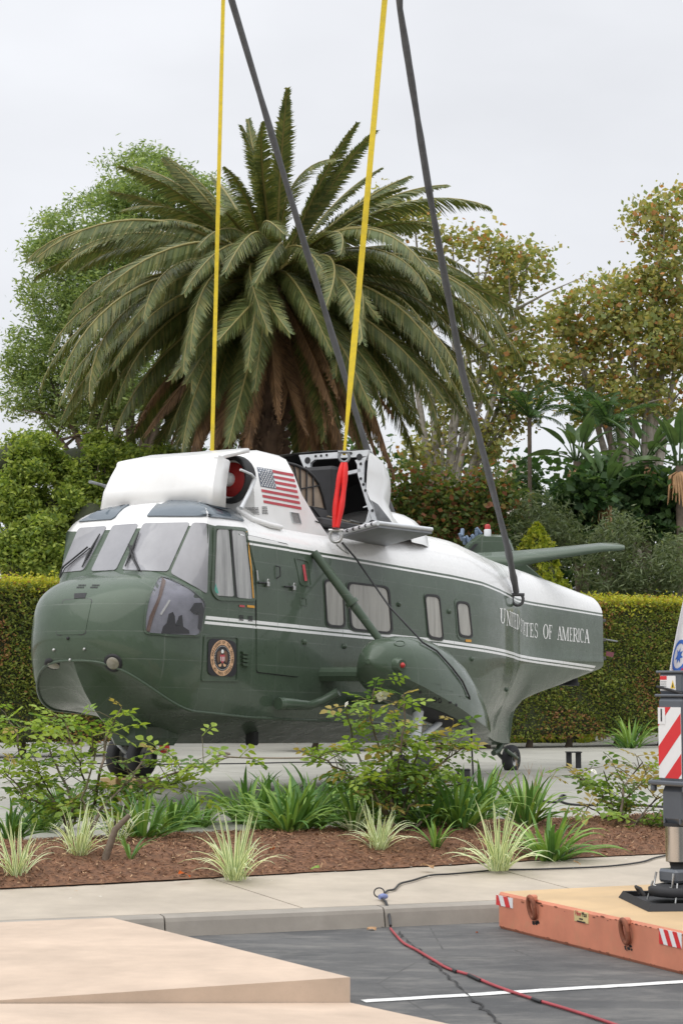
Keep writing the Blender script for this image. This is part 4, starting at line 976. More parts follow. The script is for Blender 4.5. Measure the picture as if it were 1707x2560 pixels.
# tinted concrete ramp in the foreground, left
A_, B_ = Vector((-1.741, 14.45, 0)), Vector((.052, 11.53, 0)); dF = Vector((-1.96, -.83, 0)).normalized(); dS = (A_ - B_).normalized()
fr_ = lambda s: B_ + dF * s
rv, rf = [], []
TOPZ = .156
top = [B_, fr_(2.2), fr_(9), A_ + dF * 9 + dS * .02, A_]
mbp = MB(); n_ = 6
for i in range(n_ + 1):
    p = B_.lerp(A_ + dS * .1, i / n_); rv.append((p.x, p.y, TOPZ))
E1 = fr_(2.2); E2 = fr_(30); K2 = kerb_at(-30)
vs = [tuple(B_ + Vector((0, 0, TOPZ))), tuple(A_ + Vector((0, 0, TOPZ))), (K2.x, K2.y - .05, TOPZ), (E2.x, E2.y, TOPZ)]
mbp.add([vs[0], vs[3], vs[2], vs[1]], [(0, 3, 2, 1)])
mbp.add([tuple(B_ + Vector((0, 0, TOPZ))), tuple(B_ + Vector((0, 0, -.01))), tuple(A_ + Vector((0, 0, -.01))), tuple(A_ + Vector((0, 0, TOPZ)))], [(0, 1, 2, 3)])
mbp.add([tuple(B_ + Vector((0, 0, TOPZ))), tuple(E2 + Vector((0, 0, TOPZ))), tuple(E2 + Vector((0, 0, -.01))), tuple(B_ + Vector((0, 0, -.01)))], [(0, 1, 2, 3)])
po = mbp.build('concrete_island', [MT['pink']]); tag(po, kind='structure')
bv = po.modifiers.new('edge', 'BEVEL'); bv.width = .03; bv.segments = 3
D1 = on_z(1110, 2560, 0); d2 = (D1 - B_).normalized(); o_ = Vector((0, 0, .006)); G1 = B_ + d2 * 8; Lf = fr_(2.25)
vs = [B_ + o_, G1 + o_, G1 + dF * 40 + o_, Lf - Vector((0, .012, 0)) + Vector((0, 0, .146)), E2 - Vector((0, .012, 0)) + Vector((0, 0, .150)), G1 + dF * 60 + Vector((0, 0, .1))]
rmp_ = MB().add([vs[0] - Vector((0, .003, 0)), vs[1], G1 + dF * 2.25 + Vector((0, 0, .146)), vs[3], vs[4], G1 + dF * 30 + Vector((0, 0, .15))], [(0, 3, 2, 1), (3, 4, 5, 2)]).build('concrete_ramp', [MT['pink']]); tag(rmp_, kind='structure')
# painted line, cracks
def ground_strip(pts, w, name, mat, z=.004, kind='structure', jag=0.):
    P = [on_z(*p, 0) for p in pts]; out = []
    for i in range(len(P) - 1):
        k = max(1, int((P[i + 1] - P[i]).length / .08)) if jag else 1
        out += [P[i].lerp(P[i + 1], j / k) for j in range(k)]
    out.append(P[-1]); L_ = []; R_ = []
    for i, p in enumerate(out):
        t = (out[min(i + 1, len(out) - 1)] - out[max(i - 1, 0)]).normalized(); nn = Vector((-t.y, t.x, 0)); c = p + nn * rnd.uniform(-jag, jag) * 1.5
        L_.append(c + nn * (w / 2 + rnd.uniform(-jag, jag) * .5) + Vector((0, 0, z))); R_.append(c - nn * (w / 2 + rnd.uniform(-jag, jag) * .5) + Vector((0, 0, z)))
    m = len(out); o = MB().add(L_ + R_, [(i, i + 1, m + i + 1, m + i) for i in range(m - 1)]).build(name, [MT[mat]]); return tag(o, kind=kind)
ground_strip([(908, 2505), (1300, 2481), (1707, 2456), (2400, 2415)], .10, 'parking_line', 'line', .005, jag=.004)
ground_strip([(994, 2330), (1060, 2390), (1130, 2455), (1180, 2500), (1245, 2562), (1330, 2640)], .011, 'road_crack', 'tar', .009, jag=.014)
ground_strip([(810, 2322), (860, 2318), (905, 2316), (960, 2318)], .03, 'road_crack', 'tar', .004, jag=.012)
ground_strip([(1005, 2316), (1080, 2312), (1150, 2308), (1232, 2303)], .014, 'road_crack', 'tar', .004, jag=.008)

# ------------------------------------------------------------------ plants: leaf cards
LF = dict(
    ficus=[leafm('fresh green leaf', c) for c in ((.125, .17, .055), (.17, .215, .075), (.08, .12, .042))],
    box=[leafm('bright green leaf', c) for c in ((.13, .17, .032), (.20, .235, .05), (.07, .105, .022))],
    syc=[leafm('autumn leaf', c) for c in ((.17, .172, .058), (.235, .205, .075), (.25, .125, .05), (.115, .14, .05))],
    mid=[leafm('dull green leaf', c) for c in ((.085, .11, .03), (.05, .08, .022), (.15, .12, .04), (.16, .065, .035))],
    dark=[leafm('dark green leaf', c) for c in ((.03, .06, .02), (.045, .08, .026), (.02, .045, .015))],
    olive=[leafm('grey green leaf', c) for c in ((.075, .095, .05), (.10, .12, .065), (.05, .07, .03))],
    conifer=[leafm('golden conifer scale', c) for c in ((.155, .175, .018), (.10, .13, .014), (.20, .20, .02))],
    hedge=[leafm('hedge leaf', c) for c in ((.105, .125, .024), (.062, .088, .018), (.145, .158, .032), (.165, .085, .035))],
    hedgetop=[leafm('new hedge shoot', c) for c in ((.26, .25, .025), (.18, .20, .025), (.20, .12, .03))],
    aga=[leafm('strap leaf', c, trans=.25, rough=.4) for c in ((.072, .135, .028), (.115, .18, .036), (.042, .092, .022))],
    pale=leafm('cream leaf margin', (.40, .42, .27), .1, trans=.25), stripe=leafm('grey green leaf stripe', (.125, .175, .08), .15, trans=.25),
    rose=[leafm('rose leaf', c, rough=.42, gain=2.1) for c in ((.10, .155, .024), (.15, .20, .03), (.055, .10, .022), (.19, .15, .045))],
    palm=[leafm('palm leaflet', c, rough=.42, trans=.25, gain=1.25) for c in ((.075, .098, .032), (.11, .128, .042), (.15, .15, .05))], palmdead=[leafm('dead palm leaflet', c, trans=.12) for c in ((.16, .095, .05), (.10, .06, .035))],
    rachis=M('palm midrib', (.25, .215, .07), .5), banana=[leafm('paddle leaf', c, rough=.35, trans=.3, gain=1.6) for c in ((.05, .085, .034), (.07, .11, .042))], dry=leafm('dry leaf', (.22, .13, .065), trans=.1),
    orange=leafm('orange dry leaf', (.42, .10, .02), trans=.1))
CORE = M('dim twig mass', (.035, .042, .018), .95, var=.4, scale=4, bump=1., bscale=20)
def leaf_cloud(cent, size, aspect=.5, updir=.35, droop=0.):
    n = len(cent); d = rng.normal(size=(n, 3)); d[:, 2] = d[:, 2] * .6 - droop; d /= np.linalg.norm(d, axis=1)[:, None]
    w = rng.normal(size=(n, 3)); w[:, 2] += updir; w = np.cross(d, w); w /= np.linalg.norm(w, axis=1)[:, None]
    s = size * rng.uniform(.45, 1.45, n)[:, None]; wd = s * aspect
    return np.stack([cent - d * s * .5, cent + w * wd * .5 - d * s * .05, cent + d * s * .5, cent - w * wd * .5 + d * s * .02], 1)
def clumps(blobs, per, leaves, spread, shell=.75, squash=.7):
    out = []
    for c, r in blobs:
        area = (r[0] * r[1] + r[1] * r[2] + r[0] * r[2]) / 3; k = max(3, int(per * area))
        d = rng.normal(size=(k, 3)); d /= np.linalg.norm(d, axis=1)[:, None]
        rad = np.where(rng.random(k) < shell, rng.uniform(.8, 1.06, k), rng.uniform(.2, .8, k))
        cc = np.array(c) + d * rad[:, None] * np.array(r)
        m = rng.poisson(leaves, k) + 2; idx = np.repeat(np.arange(k), m); off = rng.normal(size=(len(idx), 3)) * spread; off[:, 2] *= squash
        out.append(cc[idx] + off)
    return np.concatenate(out)
def px_blob(x, y, rx, ry, D, deep=1.):
    c = at_d(x * K, y * K, D); m = 4300 / D; return ((c.x, c.y, c.z), (rx / m, max(rx, ry) / m * deep, ry / m))
def limb_tree(root, base_p, targets, r0, mat, name='trunk', fork=.45):
    mb = MB(); top = sum((Vector(t) for t in targets), Vector()) / len(targets); fk = Vector(base_p).lerp(Vector((base_p[0] * .6 + top.x * .4, base_p[1], top.z)), fork)
    mb.tube([base_p, Vector(base_p).lerp(fk, .5) + Vector((rnd.uniform(-.1, .1), 0, 0)), fk], [r0 * 1.25, r0, r0 * .8], 10)
    for t in targets:
        t = Vector(t); m1 = fk.lerp(t, .45) + Vector((rnd.uniform(-.3, .3), rnd.uniform(-.3, .3), .3)); mb.tube([fk - Vector((0, 0, .2)), m1, t], [r0 * .55, r0 * .32, r0 * .08], 7)
        for q in range(3):
            s = m1.lerp(t, rnd.uniform(.1, .7)); e_ = s + Vector((rnd.uniform(-1, 1), rnd.uniform(-1, 1), rnd.uniform(.1, 1))) * (t - fk).length * .25; mb.tube([s, s.lerp(e_, .5) + Vector((0, 0, .05)), e_], [r0 * .18, r0 * .1, r0 * .03], 5)
    return mb.build(name, [MT[mat]], root)
def tree(name, label, blobs, mats, base_px, D, r0, bark, leaf, per, leaves, spread, aspect=.5, cat='tree', group=None, w=None, droop=0., shell=.75, fork=.45, gz=.55):
    b = at_d(base_px * K, 1700, D); b.z = gz
    t = thing(name, label, cat, b, group=group)
    bl = [(c_, tuple(v * .87 for v in r_)) for c_, r_ in (px_blob(*q) for q in blobs)]; loc = np.array(b)
    ce = clumps(bl, per, leaves, spread, shell) - loc; V = leaf_cloud(ce, leaf, aspect, droop=droop)
    link('crown', quads_mesh('crown', V, mats, rng.choice(len(mats), len(V), p=w)), t)
    limb_tree(t, (0, 0, 0), [tuple(np.array(c) - loc) for c, r in bl], r0, bark, fork=fork)
    return t
tree('broadleaf_tree', 'tall light green tree rising behind the left side of the palm', [(330, 430, 120, 95, 60), (440, 470, 90, 90, 60), (230, 540, 150, 100, 60), (130, 650, 85, 130, 60), (260, 720, 150, 130, 60), (90, 820, 85, 90, 60), (60, 900, 70, 60, 60), (200, 900, 120, 90, 60), (160, 960, 60, 40, 60), (330, 900, 100, 110, 60), (480, 560, 80, 90, 60)],
     LF['ficus'], 300, 60, .35, 'bark', .18, 36, 105, .25, .3, shell=.8, droop=.3)
tree('sycamore_tree', 'big autumn tinted sycamore filling the right edge of the sky', [(1520, 500, 80, 80, 56), (1560, 620, 110, 110, 56), (1500, 640, 60, 60, 56), (1390, 700, 110, 85, 56), (1460, 800, 130, 100, 56), (1330, 830, 80, 90, 56), (1540, 880, 90, 90, 56), (1410, 920, 120, 60, 56), (1300, 740, 50, 60, 56), (1560, 760, 80, 90, 56)],
     LF['syc'], 1480, 56, .35, 'palebark', .17, 40, 36, .26, .8, w=[.40, .21, .10, .29], shell=.78)
tree('sycamore_tree', 'thin sycamore with open sky gaps between palm and right hand tree', [(950, 500, 60, 50, 54), (1040, 560, 70, 45, 54), (1130, 560, 60, 40, 54), (1215, 590, 70, 28, 54), (1180, 640, 80, 50, 54), (1100, 700, 70, 60, 54), (1210, 760, 70, 60, 54), (1140, 830, 80, 60, 54), (1080, 900, 60, 50, 54), (1190, 930, 70, 60, 54), (1130, 1010, 80, 50, 54), (1020, 960, 50, 60, 54), (1220, 850, 50, 50, 54), (980, 1040, 60, 50, 54), (900, 480, 50, 50, 54)],
     LF['syc'], 1000, 54, .26, 'palebark', .16, 38, 34, .26, .8, w=[.44, .2, .07, .29], shell=.68)
tree('sycamore_tree', 'low reddish green tree directly above the white tail spine', [(960, 1140, 90, 60, 50), (1060, 1170, 90, 60, 50), (1010, 1220, 120, 50, 50), (1130, 1130, 60, 60, 50), (900, 1200, 60, 70, 50)],
     LF['mid'], 960, 50, .2, 'palebark', .15, 44, 80, .3, .7, w=[.4, .3, .14, .16], shell=.7)
for lab, bl, bx in (('rounded bright green shrub at far left above the hedge', [(40, 1060, 90, 70, 43), (20, 1150, 80, 90, 42.5), (60, 1260, 90, 90, 42)], 30),
                    ('bright green shrub between far left and the nose of the helicopter', [(170, 1075, 90, 75, 44), (150, 1170, 80, 80, 43), (210, 1210, 80, 90, 42.5), (150, 1290, 90, 60, 42)], 170),
                    ('bright green shrub behind the white engine cowling', [(270, 1060, 70, 60, 45), (300, 1130, 80, 90, 44.5), (280, 1230, 90, 90, 44), (380, 1080, 70, 70, 45)], 290)):
    lump = [(x + rnd.uniform(-.75, .75) * rx, y + rnd.uniform(-.7, .75) * ry, rx * s, ry * s, D_ + rnd.uniform(-.7, .5)) for x, y, rx, ry, D_ in bl for s in (.62, .55, .5, .45, .4, .5, .36)]
    t = tree('leafy_shrub', lab, lump, LF['box'], bx, 43.5, .12, 'bark', .12, 150, 80, .12, .45, cat='shrub', group='bright green shrubs behind the left hedge', w=[.45, .25, .3], droop=.35)
    mbq = MB()
    for c, r in [px_blob(*q_) for q_ in bl]:
        rings = [[(c[0] - t.location.x + r[0] * .62 * math.sin(R(a)) * math.cos(R(b)), c[1] - t.location.y + r[1] * .62 * math.sin(R(a)) * math.sin(R(b)), c[2] - t.location.z + r[2] * .62 * math.cos(R(a))) for b in range(0, 360, 30)] for a in (8, 40, 70, 100, 130, 172)]
        mbq.loft(rings)
    tag(mbq.build('twig_mass', [CORE], t), kind='stuff')
for lab, bl, D in (('grey green olive like shrub left of the golden conifer', [(1240, 1190, 60, 60, 49), (1210, 1260, 60, 70, 49), (1290, 1240, 50, 70, 49)], 49), ('tall grey green shrub behind the right hedge under the paddle leaves', [(1420, 1230, 60, 60, 47), (1400, 1310, 80, 80, 47), (1480, 1320, 80, 70, 47), (1550, 1300, 60, 80, 47)], 47)):
    tree('olive_shrub', lab, bl, LF['olive'], bl[0][0], D, .1, 'bark', .17, 120, 40, .2, .2, cat='shrub', group='grey green shrubs behind the right hedge', droop=-.5)
tree('dark_shrub', 'deep green vine covered shrub under the right hand paddle leaf plants', [(1330, 1150, 70, 60, 50), (1400, 1120, 70, 60, 51), (1480, 1150, 80, 90, 51), (1560, 1200, 60, 90, 51), (1340, 1230, 60, 60, 50.5)], LF['dark'], 1400, 51, .15, 'bark', .26, 60, 40, .25, .8, cat='shrub')
# far dark belt of planting that closes the view between the trunks
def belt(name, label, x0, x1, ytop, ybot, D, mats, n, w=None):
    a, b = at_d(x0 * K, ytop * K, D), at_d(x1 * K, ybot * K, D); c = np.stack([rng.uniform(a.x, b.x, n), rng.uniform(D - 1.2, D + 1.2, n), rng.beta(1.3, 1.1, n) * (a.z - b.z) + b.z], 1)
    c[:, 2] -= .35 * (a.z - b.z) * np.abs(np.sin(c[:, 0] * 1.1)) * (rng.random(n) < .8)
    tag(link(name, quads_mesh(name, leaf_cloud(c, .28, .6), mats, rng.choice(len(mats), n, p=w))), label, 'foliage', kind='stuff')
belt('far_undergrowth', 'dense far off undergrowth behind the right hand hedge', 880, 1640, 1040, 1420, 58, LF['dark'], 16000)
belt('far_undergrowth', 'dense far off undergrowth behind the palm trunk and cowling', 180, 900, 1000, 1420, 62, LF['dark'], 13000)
# golden conifer
def conifer(D):
    b = at_d(1235 * K, 1700, D); b.z = .55; t = thing('conifer', 'golden yellow cone shaped conifer behind the tail boom', 'tree', b); n = 13000
    top = at_d(1235 * K, 1200 * K, D); H = top.z - .55; h = rng.beta(1., 1.25, n); rr = (1 - h) ** .62 * (132 * D / 4300) * (1 + .12 * np.sin(h * 30)) * rng.uniform(.8, 1.05, n); th = rng.uniform(0, 2 * np.pi, n); rr *= 1 + .13 * np.sin(th * 5 + h * 11)
    c = np.stack([rr * np.cos(th), rr * np.sin(th), h * H], 1); link('crown', quads_mesh('crown', leaf_cloud(c, .15, .4, droop=-.9), LF['conifer'], rng.choice(3, n, p=[.5, .32, .18])), t)
    MB().lathe([((132 * D / 4300) * (1 - k / 8) ** .62 * .8 + .02, H * k / 8) for k in range(9)], n=14).build('twig_mass', [CORE], t); MB().tube([(0, 0, 0), (0, 0, H * .9)], [.12, .02], 8).build('trunk', [MT['bark']], t)
conifer(46)
# hedges
def hedge(name, label, a, b, h, th=1.3):
    a, b = Vector(a), Vector(b); d = (b - a); L_ = d.length; d.normalize(); nn = Vector((-d.y, d.x, 0))
    t = thing(name, label, 'hedge', a, group='clipped hedge round the pad')
    ang = math.atan2(d.y, d.x); t.rotation_euler = (0, 0, ang)
    MB().bbox((L_ / 2, th / 2, .35 + (h - .42) / 2), (L_ - .1, th - .18, h - .42), .08).build('twig_mass', [CORE], t)
    n = int(L_ * h * 1500); f = np.stack([rng.uniform(0, L_, n), rng.normal(0, .035, n) + .02, rng.beta(1.2, 1., n) * (h - .25) + .25], 1)
    f[:, 1] += .07 * np.sin(f[:, 0] * 2.3 + f[:, 2] * 1.4) * np.sin(f[:, 2] * 2.9 + f[:, 0]) ; red = (np.sin(f[:, 0] * 1.3 + 2) * np.sin(f[:, 2] * 2.1 + f[:, 0] * .6) > .35)
    m = rng.choice(4, n, p=[.42, .32, .2, .06]); m[red & (rng.random(n) < .35)] = 3
    link('foliage', quads_mesh('foliage', leaf_cloud(f, .062, .6), LF['hedge'], m), t)
    n = int(L_ * th * 2600); f = np.stack([rng.uniform(0, L_, n), rng.uniform(-.05, th, n), h + rng.normal(0, .075, n) - .02 + .05 * np.sin(rng.uniform(0, 6, n))], 1); f[:, 2] -= .3 * (rng.random(n) ** 3) * (f[:, 1] < .05)
    link('new_shoots', quads_mesh('new_shoots', leaf_cloud(f, .07, .5, droop=-.3), LF['hedgetop'], rng.choice(3, n, p=[.45, .4, .15])), t)
    for k in range(int(L_ / 1.1)):
        x = .5 + k * 1.1 + rnd.uniform(-.2, .2); MB().tube([(x, th * .4, 0), (x + .05, th * .4, .25), (x, th * .4, .6)], [.1, .06, .05], 7).build('stem', [MT['bark']], t)
    return t
hedge('hedge', 'tall clipped hedge left of the nose with yellow new growth on top', (-11, 32.7, .50), (-3.9, 36.4, .50), 3.35)
hedge('hedge', 'long clipped hedge behind the tail boom with reddish patches', (-.9, 38.2, .50), (12.5, 45.2, .50), 3.3)
# ------------------------------------------------------------------ the date palm
PD = 45; pb = at_d(585 * K, 1700, PD); pb.z = .55; pc = at_d(628 * K, 648 * K, PD) - pb
palm = thing('date_palm', 'huge date palm with arching fronds behind the helicopter', 'tree', pb)
MB().tube([(0, 0, 0), (pc.x * .3, 0, pc.z * .35), (pc.x * .75, 0, pc.z * .8), (pc.x, 0, pc.z)], [.55, .42, .44, .5], 16).build('trunk', [MT['palmbark']], palm)
nb = MB()
for k in range(420):
    h = rnd.uniform(.4, 1.0); t = rnd.uniform(0, 2 * math.pi); c = Vector((pc.x * h, 0, pc.z * h)); o = Vector((math.cos(t), math.sin(t), 0)); nb.box(c + o * .46, (.22, .05, .16), (0, -.7, t))
tag(nb.build('frond_stubs', [MT['palmbark']], palm), kind='stuff')
def frond(L, e0, curl, mats, nl=62, lw=.55, hang=.0):
    rs = []; p = Vector((0, 0, 0)); e_ = e0; S = 16; pts = [p.copy()]; tan = []
    for k in range(S):
        d = Vector((math.cos(e_), 0, math.sin(e_))); tan.append(d); p = p + d * (L / S); pts.append(p.copy()); e_ -= curl / S * (.5 + 1.1 * k / S)
    tan.append(tan[-1]); mb = MB().tube(pts, [(.05 if L > 3 else .025) * (1 - .9 * k / S) + .006 for k in range(S + 1)], 5, mat=0)
    for k in range(nl):
        t = .10 + .90 * k / (nl - 1); q = t * S; i = min(int(q), S - 1); o = pts[i].lerp(pts[i + 1], q - i); d = tan[i].lerp(tan[i + 1], q - i).normalized(); sd = Vector((0, 1, 0)); upv = d.cross(sd) * -1
        ln = lw * min(1, .35 + 2.2 * (t - .1)) * (1 if t < .7 else 1 - .72 * (t - .7) / .3)
        for s in (-1, 1):
            v_ = (sd * s * .84 + d * (.62 + .5 * t) + upv * rnd.uniform(.12, .42)).normalized(); w = d * .024
            m_ = o + v_ * ln * .55; tip = o + v_ * ln * rnd.uniform(.92, 1.08) + Vector((0, 0, -.10 * ln - hang * ln)) + Vector((rnd.uniform(-.03, .03),) * 3)
            mi = 1 + rnd.randrange(len(mats)) if rnd.random() < .8 else 1
            mb.add([o - w, o + w, m_ + w * 1.1 - Vector((0, 0, hang * .2)), m_ - w * 1.1 - Vector((0, 0, hang * .2)), tip], [(0, 1, 2, 3), (3, 2, 4)], mi)
    return mb.mesh('frond', [LF['rachis'] if mats is LF['palm'] else mats[0]] + mats)
classes = [  # (elevation, curl, length, count, dead)
    (80, 14, 4.2, 5, 0), (66, 26, 4.3, 8, 0), (50, 44, 4.6, 12, 0), (36, 74, 5.2, 20, 0), (20, 86, 6.2, 34, 0), (4, 82, 6.4, 40, 0), (-12, 66, 6.2, 40, 0), (-28, 48, 5.7, 32, 0), (-46, 34, 4.9, 20, 0), (-50, 28, 4.9, 32, 1), (-68, 15, 4.5, 30, 1)]
for ci, (el, cu, ln, cnt, dead) in enumerate(classes):
    ms = [frond(ln, R(el + rnd.uniform(-4, 4)), R(cu + rnd.uniform(-8, 8)), LF['palmdead'] if dead else LF['palm'], nl=118, lw=(.44 if el > 45 else .56) if not dead else .3, hang=.7 if dead else rnd.uniform(.05, .25)) for _ in range(5)]
    off = rnd.uniform(0, 6.28)
    for k in range(cnt):
        az = off + 2 * math.pi * (k + rnd.uniform(-.25, .25)) / cnt; el2 = rnd.gauss(0, .12)
        o = link('frond', ms[k % 5], palm, pc + Vector((math.cos(az) * .35, math.sin(az) * .35, .35 * math.sin(R(el)))), (rnd.uniform(-.7, .7), el2, az), rnd.uniform(.78, 1.08))
for k in range(7):
    az = rnd.uniform(0, 6.28); MB().tube([(0, 0, 0), (.5, 0, .25), (1.2, 0, .1)], [.05, .05, .02], 5).build('fruit_stalk', [M('orange stalk', (.38, .14, .05))], palm, pc + Vector((math.cos(az) * .3, math.sin(az) * .3, .2)), (0, -.2, az))
# paddle leaf plants (each large leaf a part) and small feather palms behind the right hedge
def paddle(n, L=1.5, W=.5):
    mb = MB(); S = 8; rows = []
    for k in range(S + 1):
        t = k / S; w = W * math.sin(math.pi * min(1, .06 + t * .97)) ** .7 * (1 - .25 * t); z = .35 * t - .55 * t * t; rows.append([Vector((t * L, -w / 2, z + .07)), Vector((t * L, -w * .2, z + .02)), Vector((t * L, 0, z)), Vector((t * L, w * .2, z + .02)), Vector((t * L, w / 2, z + .07))])
    mb.loft(rows, False, mat=0); mb.tube([(-.9, 0, -.25), (0, 0, 0), (L * .6, 0, .02)], [.045, .03, .012], 6, mat=0); return mb.mesh('paddle_leaf', [LF['banana'][n]])
pads = [paddle(0), paddle(1, 1.35, .55)]
drym = MB()
for k in range(5): drym.tube([(0, 0, 0), (.3 + .05 * k, .1 * (k - 2), -.3), (.34 + .08 * k, .14 * (k - 2), -1.2 - .1 * k)], [.03, .12, .02], 5, flat=.25)
drym = drym.mesh('dry_leaf', [LF['dry']])
for (x, y, D, lab) in ((1325, 1000, 52, 'paddle leaf plant nearest the conifer'), (1385, 1075, 50, 'shorter paddle leaf plant with a skirt of dry leaves'), (1480, 1000, 51, 'tall paddle leaf plant near the right edge of the view'), (1560, 1010, 50, 'paddle leaf plant cut by the right edge of the view')):
    b = at_d(x * K, 1700, D); b.z = .55; c = at_d(x * K, (y + 60) * K, D) - b; t = thing('paddle_leaf_plant', lab, 'plant', b, group='paddle leaf plants behind the right hedge')
    MB().tube([(0, 0, 0), (.1, 0, c.z * .5), c], [.16, .13, .12], 9).build('trunk', [MT['bark']], t)
    for k in range(13):
        az = k * 2.4 + rnd.uniform(-.3, .3); el = rnd.uniform(.0, 1.25); link('leaf', pads[k % 2], t, c + Vector((.5 * math.cos(az) * math.cos(el), .5 * math.sin(az) * math.cos(el), .5 * math.sin(el) + .15)), (rnd.uniform(-.5, .5), -el, az), rnd.uniform(.52, .76))
    for k in range(4): link('dry_leaf', drym, t, c + Vector((0, 0, -.1)), (0, 0, k * 1.6 + rnd.uniform(-.4, .4)), rnd.uniform(.45, .75))
smf = [frond(2.2, R(e), R(70), LF['dark'], nl=34, lw=.42) for e in (70, 45, 20)]
for (x, y, D, lab) in ((1215, 960, 53, 'slim feather palm before the thin sycamore'), (1345, 960, 54, 'dark feather palm above the paddle leaf plants'), (1400, 980, 53, 'dark feather palm beside the tall paddle leaf plant')):
    b = at_d(x * K, 1700, D); b.z = .55; c = at_d(x * K, y * K, D) - b; t = thing('feather_palm', lab, 'tree', b, group='small feather palms behind the right hedge'); MB().tube([(0, 0, 0), (.05, 0, c.z * .5), c], [.08, .06, .06], 8).build('trunk', [MT['bark']], t)
    for k in range(14): link('frond', smf[k % 3], t, c, (rnd.uniform(-.4, .4), rnd.uniform(-.2, .2), k * 2.4), rnd.uniform(.55, .8))
# house and pale tower seen through the trees
hb_ = thing('house', 'low house with a pink tiled roof glimpsed between the trees', 'house', at_d(1090 * K, 1700, 85)); hb_.location.z = .5
w_ = 85 / 4300
MB().bbox((0, 3, 4), (260 * w_, 6, 8), .05).build('wall', [MT['stucco']], hb_)
rz = at_d(0, 1135 * K, 85).z - .5
MB().loft([[(-150 * w_, -.5, rz), (150 * w_, -.5, rz), (150 * w_, 6.5, rz), (-150 * w_, 6.5, rz)], [(-120 * w_, 3, rz + 1.0), (120 * w_, 3, rz + 1.0), (120 * w_, 3.1, rz + 1.0), (-120 * w_, 3.1, rz + 1.0)]], smooth=False).build('roof', [MT['terracotta']], hb_)
for k in (-1, 0, 1): MB().bbox((k * 1.6, -.03, rz - 1.4), (.9, .1, 1.2), .02).build('window', [MT['windshield']], hb_)
tw = thing('tower', 'narrow pale wall standing behind the thin sycamore', 'building', at_d(1195 * K, 1700, 80)); tw.location.z = .5; th_ = at_d(0, 1075 * K, 80).z - .5
MB().bbox((0, 1, th_ / 2), (.75, 2, th_), .04).build('wall', [MT['stucco']], tw); MB().bbox((0, 1, th_ + .08), (.95, 2.2, .16), .03).build('coping', [MT['stucco']], tw); MB().bbox((0, 1.1, th_ + .35), (.5, 1.2, .4), .03).build('cap_stone', [MT['stucco']], tw)
# picket fences in the gap under the hull
for (x0, x1, D, mt, lab, y0, y1) in ((300, 470, 60, 'picket', 'white picket fence glimpsed under the belly of the helicopter', 1697, 1722), (480, 620, 58, 'fencebrown', 'brown picket fence glimpsed under the belly of the helicopter', 1694, 1720)):
    a, b = at_d(x0 * K, 1700, D), at_d(x1 * K, 1700, D); t = thing('picket_fence', lab, 'fence', (a.x, D, .6)); pm = MB().box((0, 0, .55), (.10, .03, 1.1), taper=.6).mesh('picket', [MT[mt]]); k = int((b.x - a.x) / .17)
    for i in range(k): link('picket', pm, t, (i * .17, 0, 0))
    for z in (.3, .85): MB().box(((b.x - a.x) / 2, .03, z), (b.x - a.x, .03, .08)).build('rail', [MT[mt]], t)

# unseen treeline added behind the viewer, for dark shapes in the reflections
n = 9000; x_ = rng.uniform(-45, 45, n); hgt = 5.5 + 2.2 * np.sin(x_ * .23) + 1.5 * np.sin(x_ * .61 + 1); c_ = np.stack([x_, -34 + rng.uniform(-2, 2, n), rng.beta(1.4, 1.1, n) * hgt], 1)
tag(link('reflection_treeline', quads_mesh('reflection_treeline', leaf_cloud(c_, .9, .7), LF['dark'], rng.choice(3, n))), 'unseen treeline added behind the viewer for dark reflections', 'trees', kind='stuff')
# ------------------------------------------------------------------ planting bed in front of the helicopter
def bed(x, y):          # photo point (1568 wide) on the bed
    z = .36
    for _ in range(6): p = on_z(x * K, y * K, z); z = mound_z(p.x, p.y)
    return Vector((p.x, p.y, z - .01))
def padpt(x, y):
    z = .5
    for _ in range(6): p = on_z(x * K, y * K, z); z = pad_z(p.x, p.y)
    return Vector((p.x, p.y, z))
def blade(L, W, lean, curl, mats, stripe=False, S=7):
    pts = []; p = Vector((0, 0, 0)); a = lean
    for k in range(S + 1):
        pts.append((p.copy(), a)); p = p + Vector((math.sin(a), 0, math.cos(a))) * (L / S); a += curl / S * (.4 + 1.2 * k / S)
    mb = MB(); rows = []
    for k, (q_, a) in enumerate(pts):
        t = k / S; w = W * (.75 + .5 * t if t < .4 else .95 * (1 - ((t - .4) / .6) ** 1.6) + .02) / 2; nrm = Vector((math.cos(a), 0, -math.sin(a))) * -1
        rows.append([q_ + Vector((0, -w, 0)) + nrm * -w * .5, q_ + Vector((0, -w * .45, 0)) + nrm * -w * .15, q_ + Vector((0, w * .45, 0)) + nrm * -w * .15, q_ + Vector((0, w, 0)) + nrm * -w * .5])
    for k in range(S):
        for c in range(3):
            mb.add([rows[k][c], rows[k][c + 1], rows[k + 1][c + 1], rows[k + 1][c]], [(0, 1, 2, 3)], (1 if c == 1 else 0) if stripe else 0)
    return mb.mesh('leaf', mats)
FLAX = [blade(rnd.uniform(.6, .8), rnd.uniform(.026, .036), R(l), R(c), [LF['pale'], LF['stripe']], True) for l, c in ((4, 14), (8, 25), (13, 45), (20, 80), (28, 110), (36, 120), (48, 95), (15, 100))]
AGA = [blade(rnd.uniform(.58, .8), rnd.uniform(.046, .06), R(l), R(c), [LF['aga'][k % 3]]) for k, (l, c) in enumerate(((8, 40), (16, 60), (24, 85), (32, 95), (42, 95), (52, 85), (58, 75), (28, 120), (12, 75), (46, 75)))]
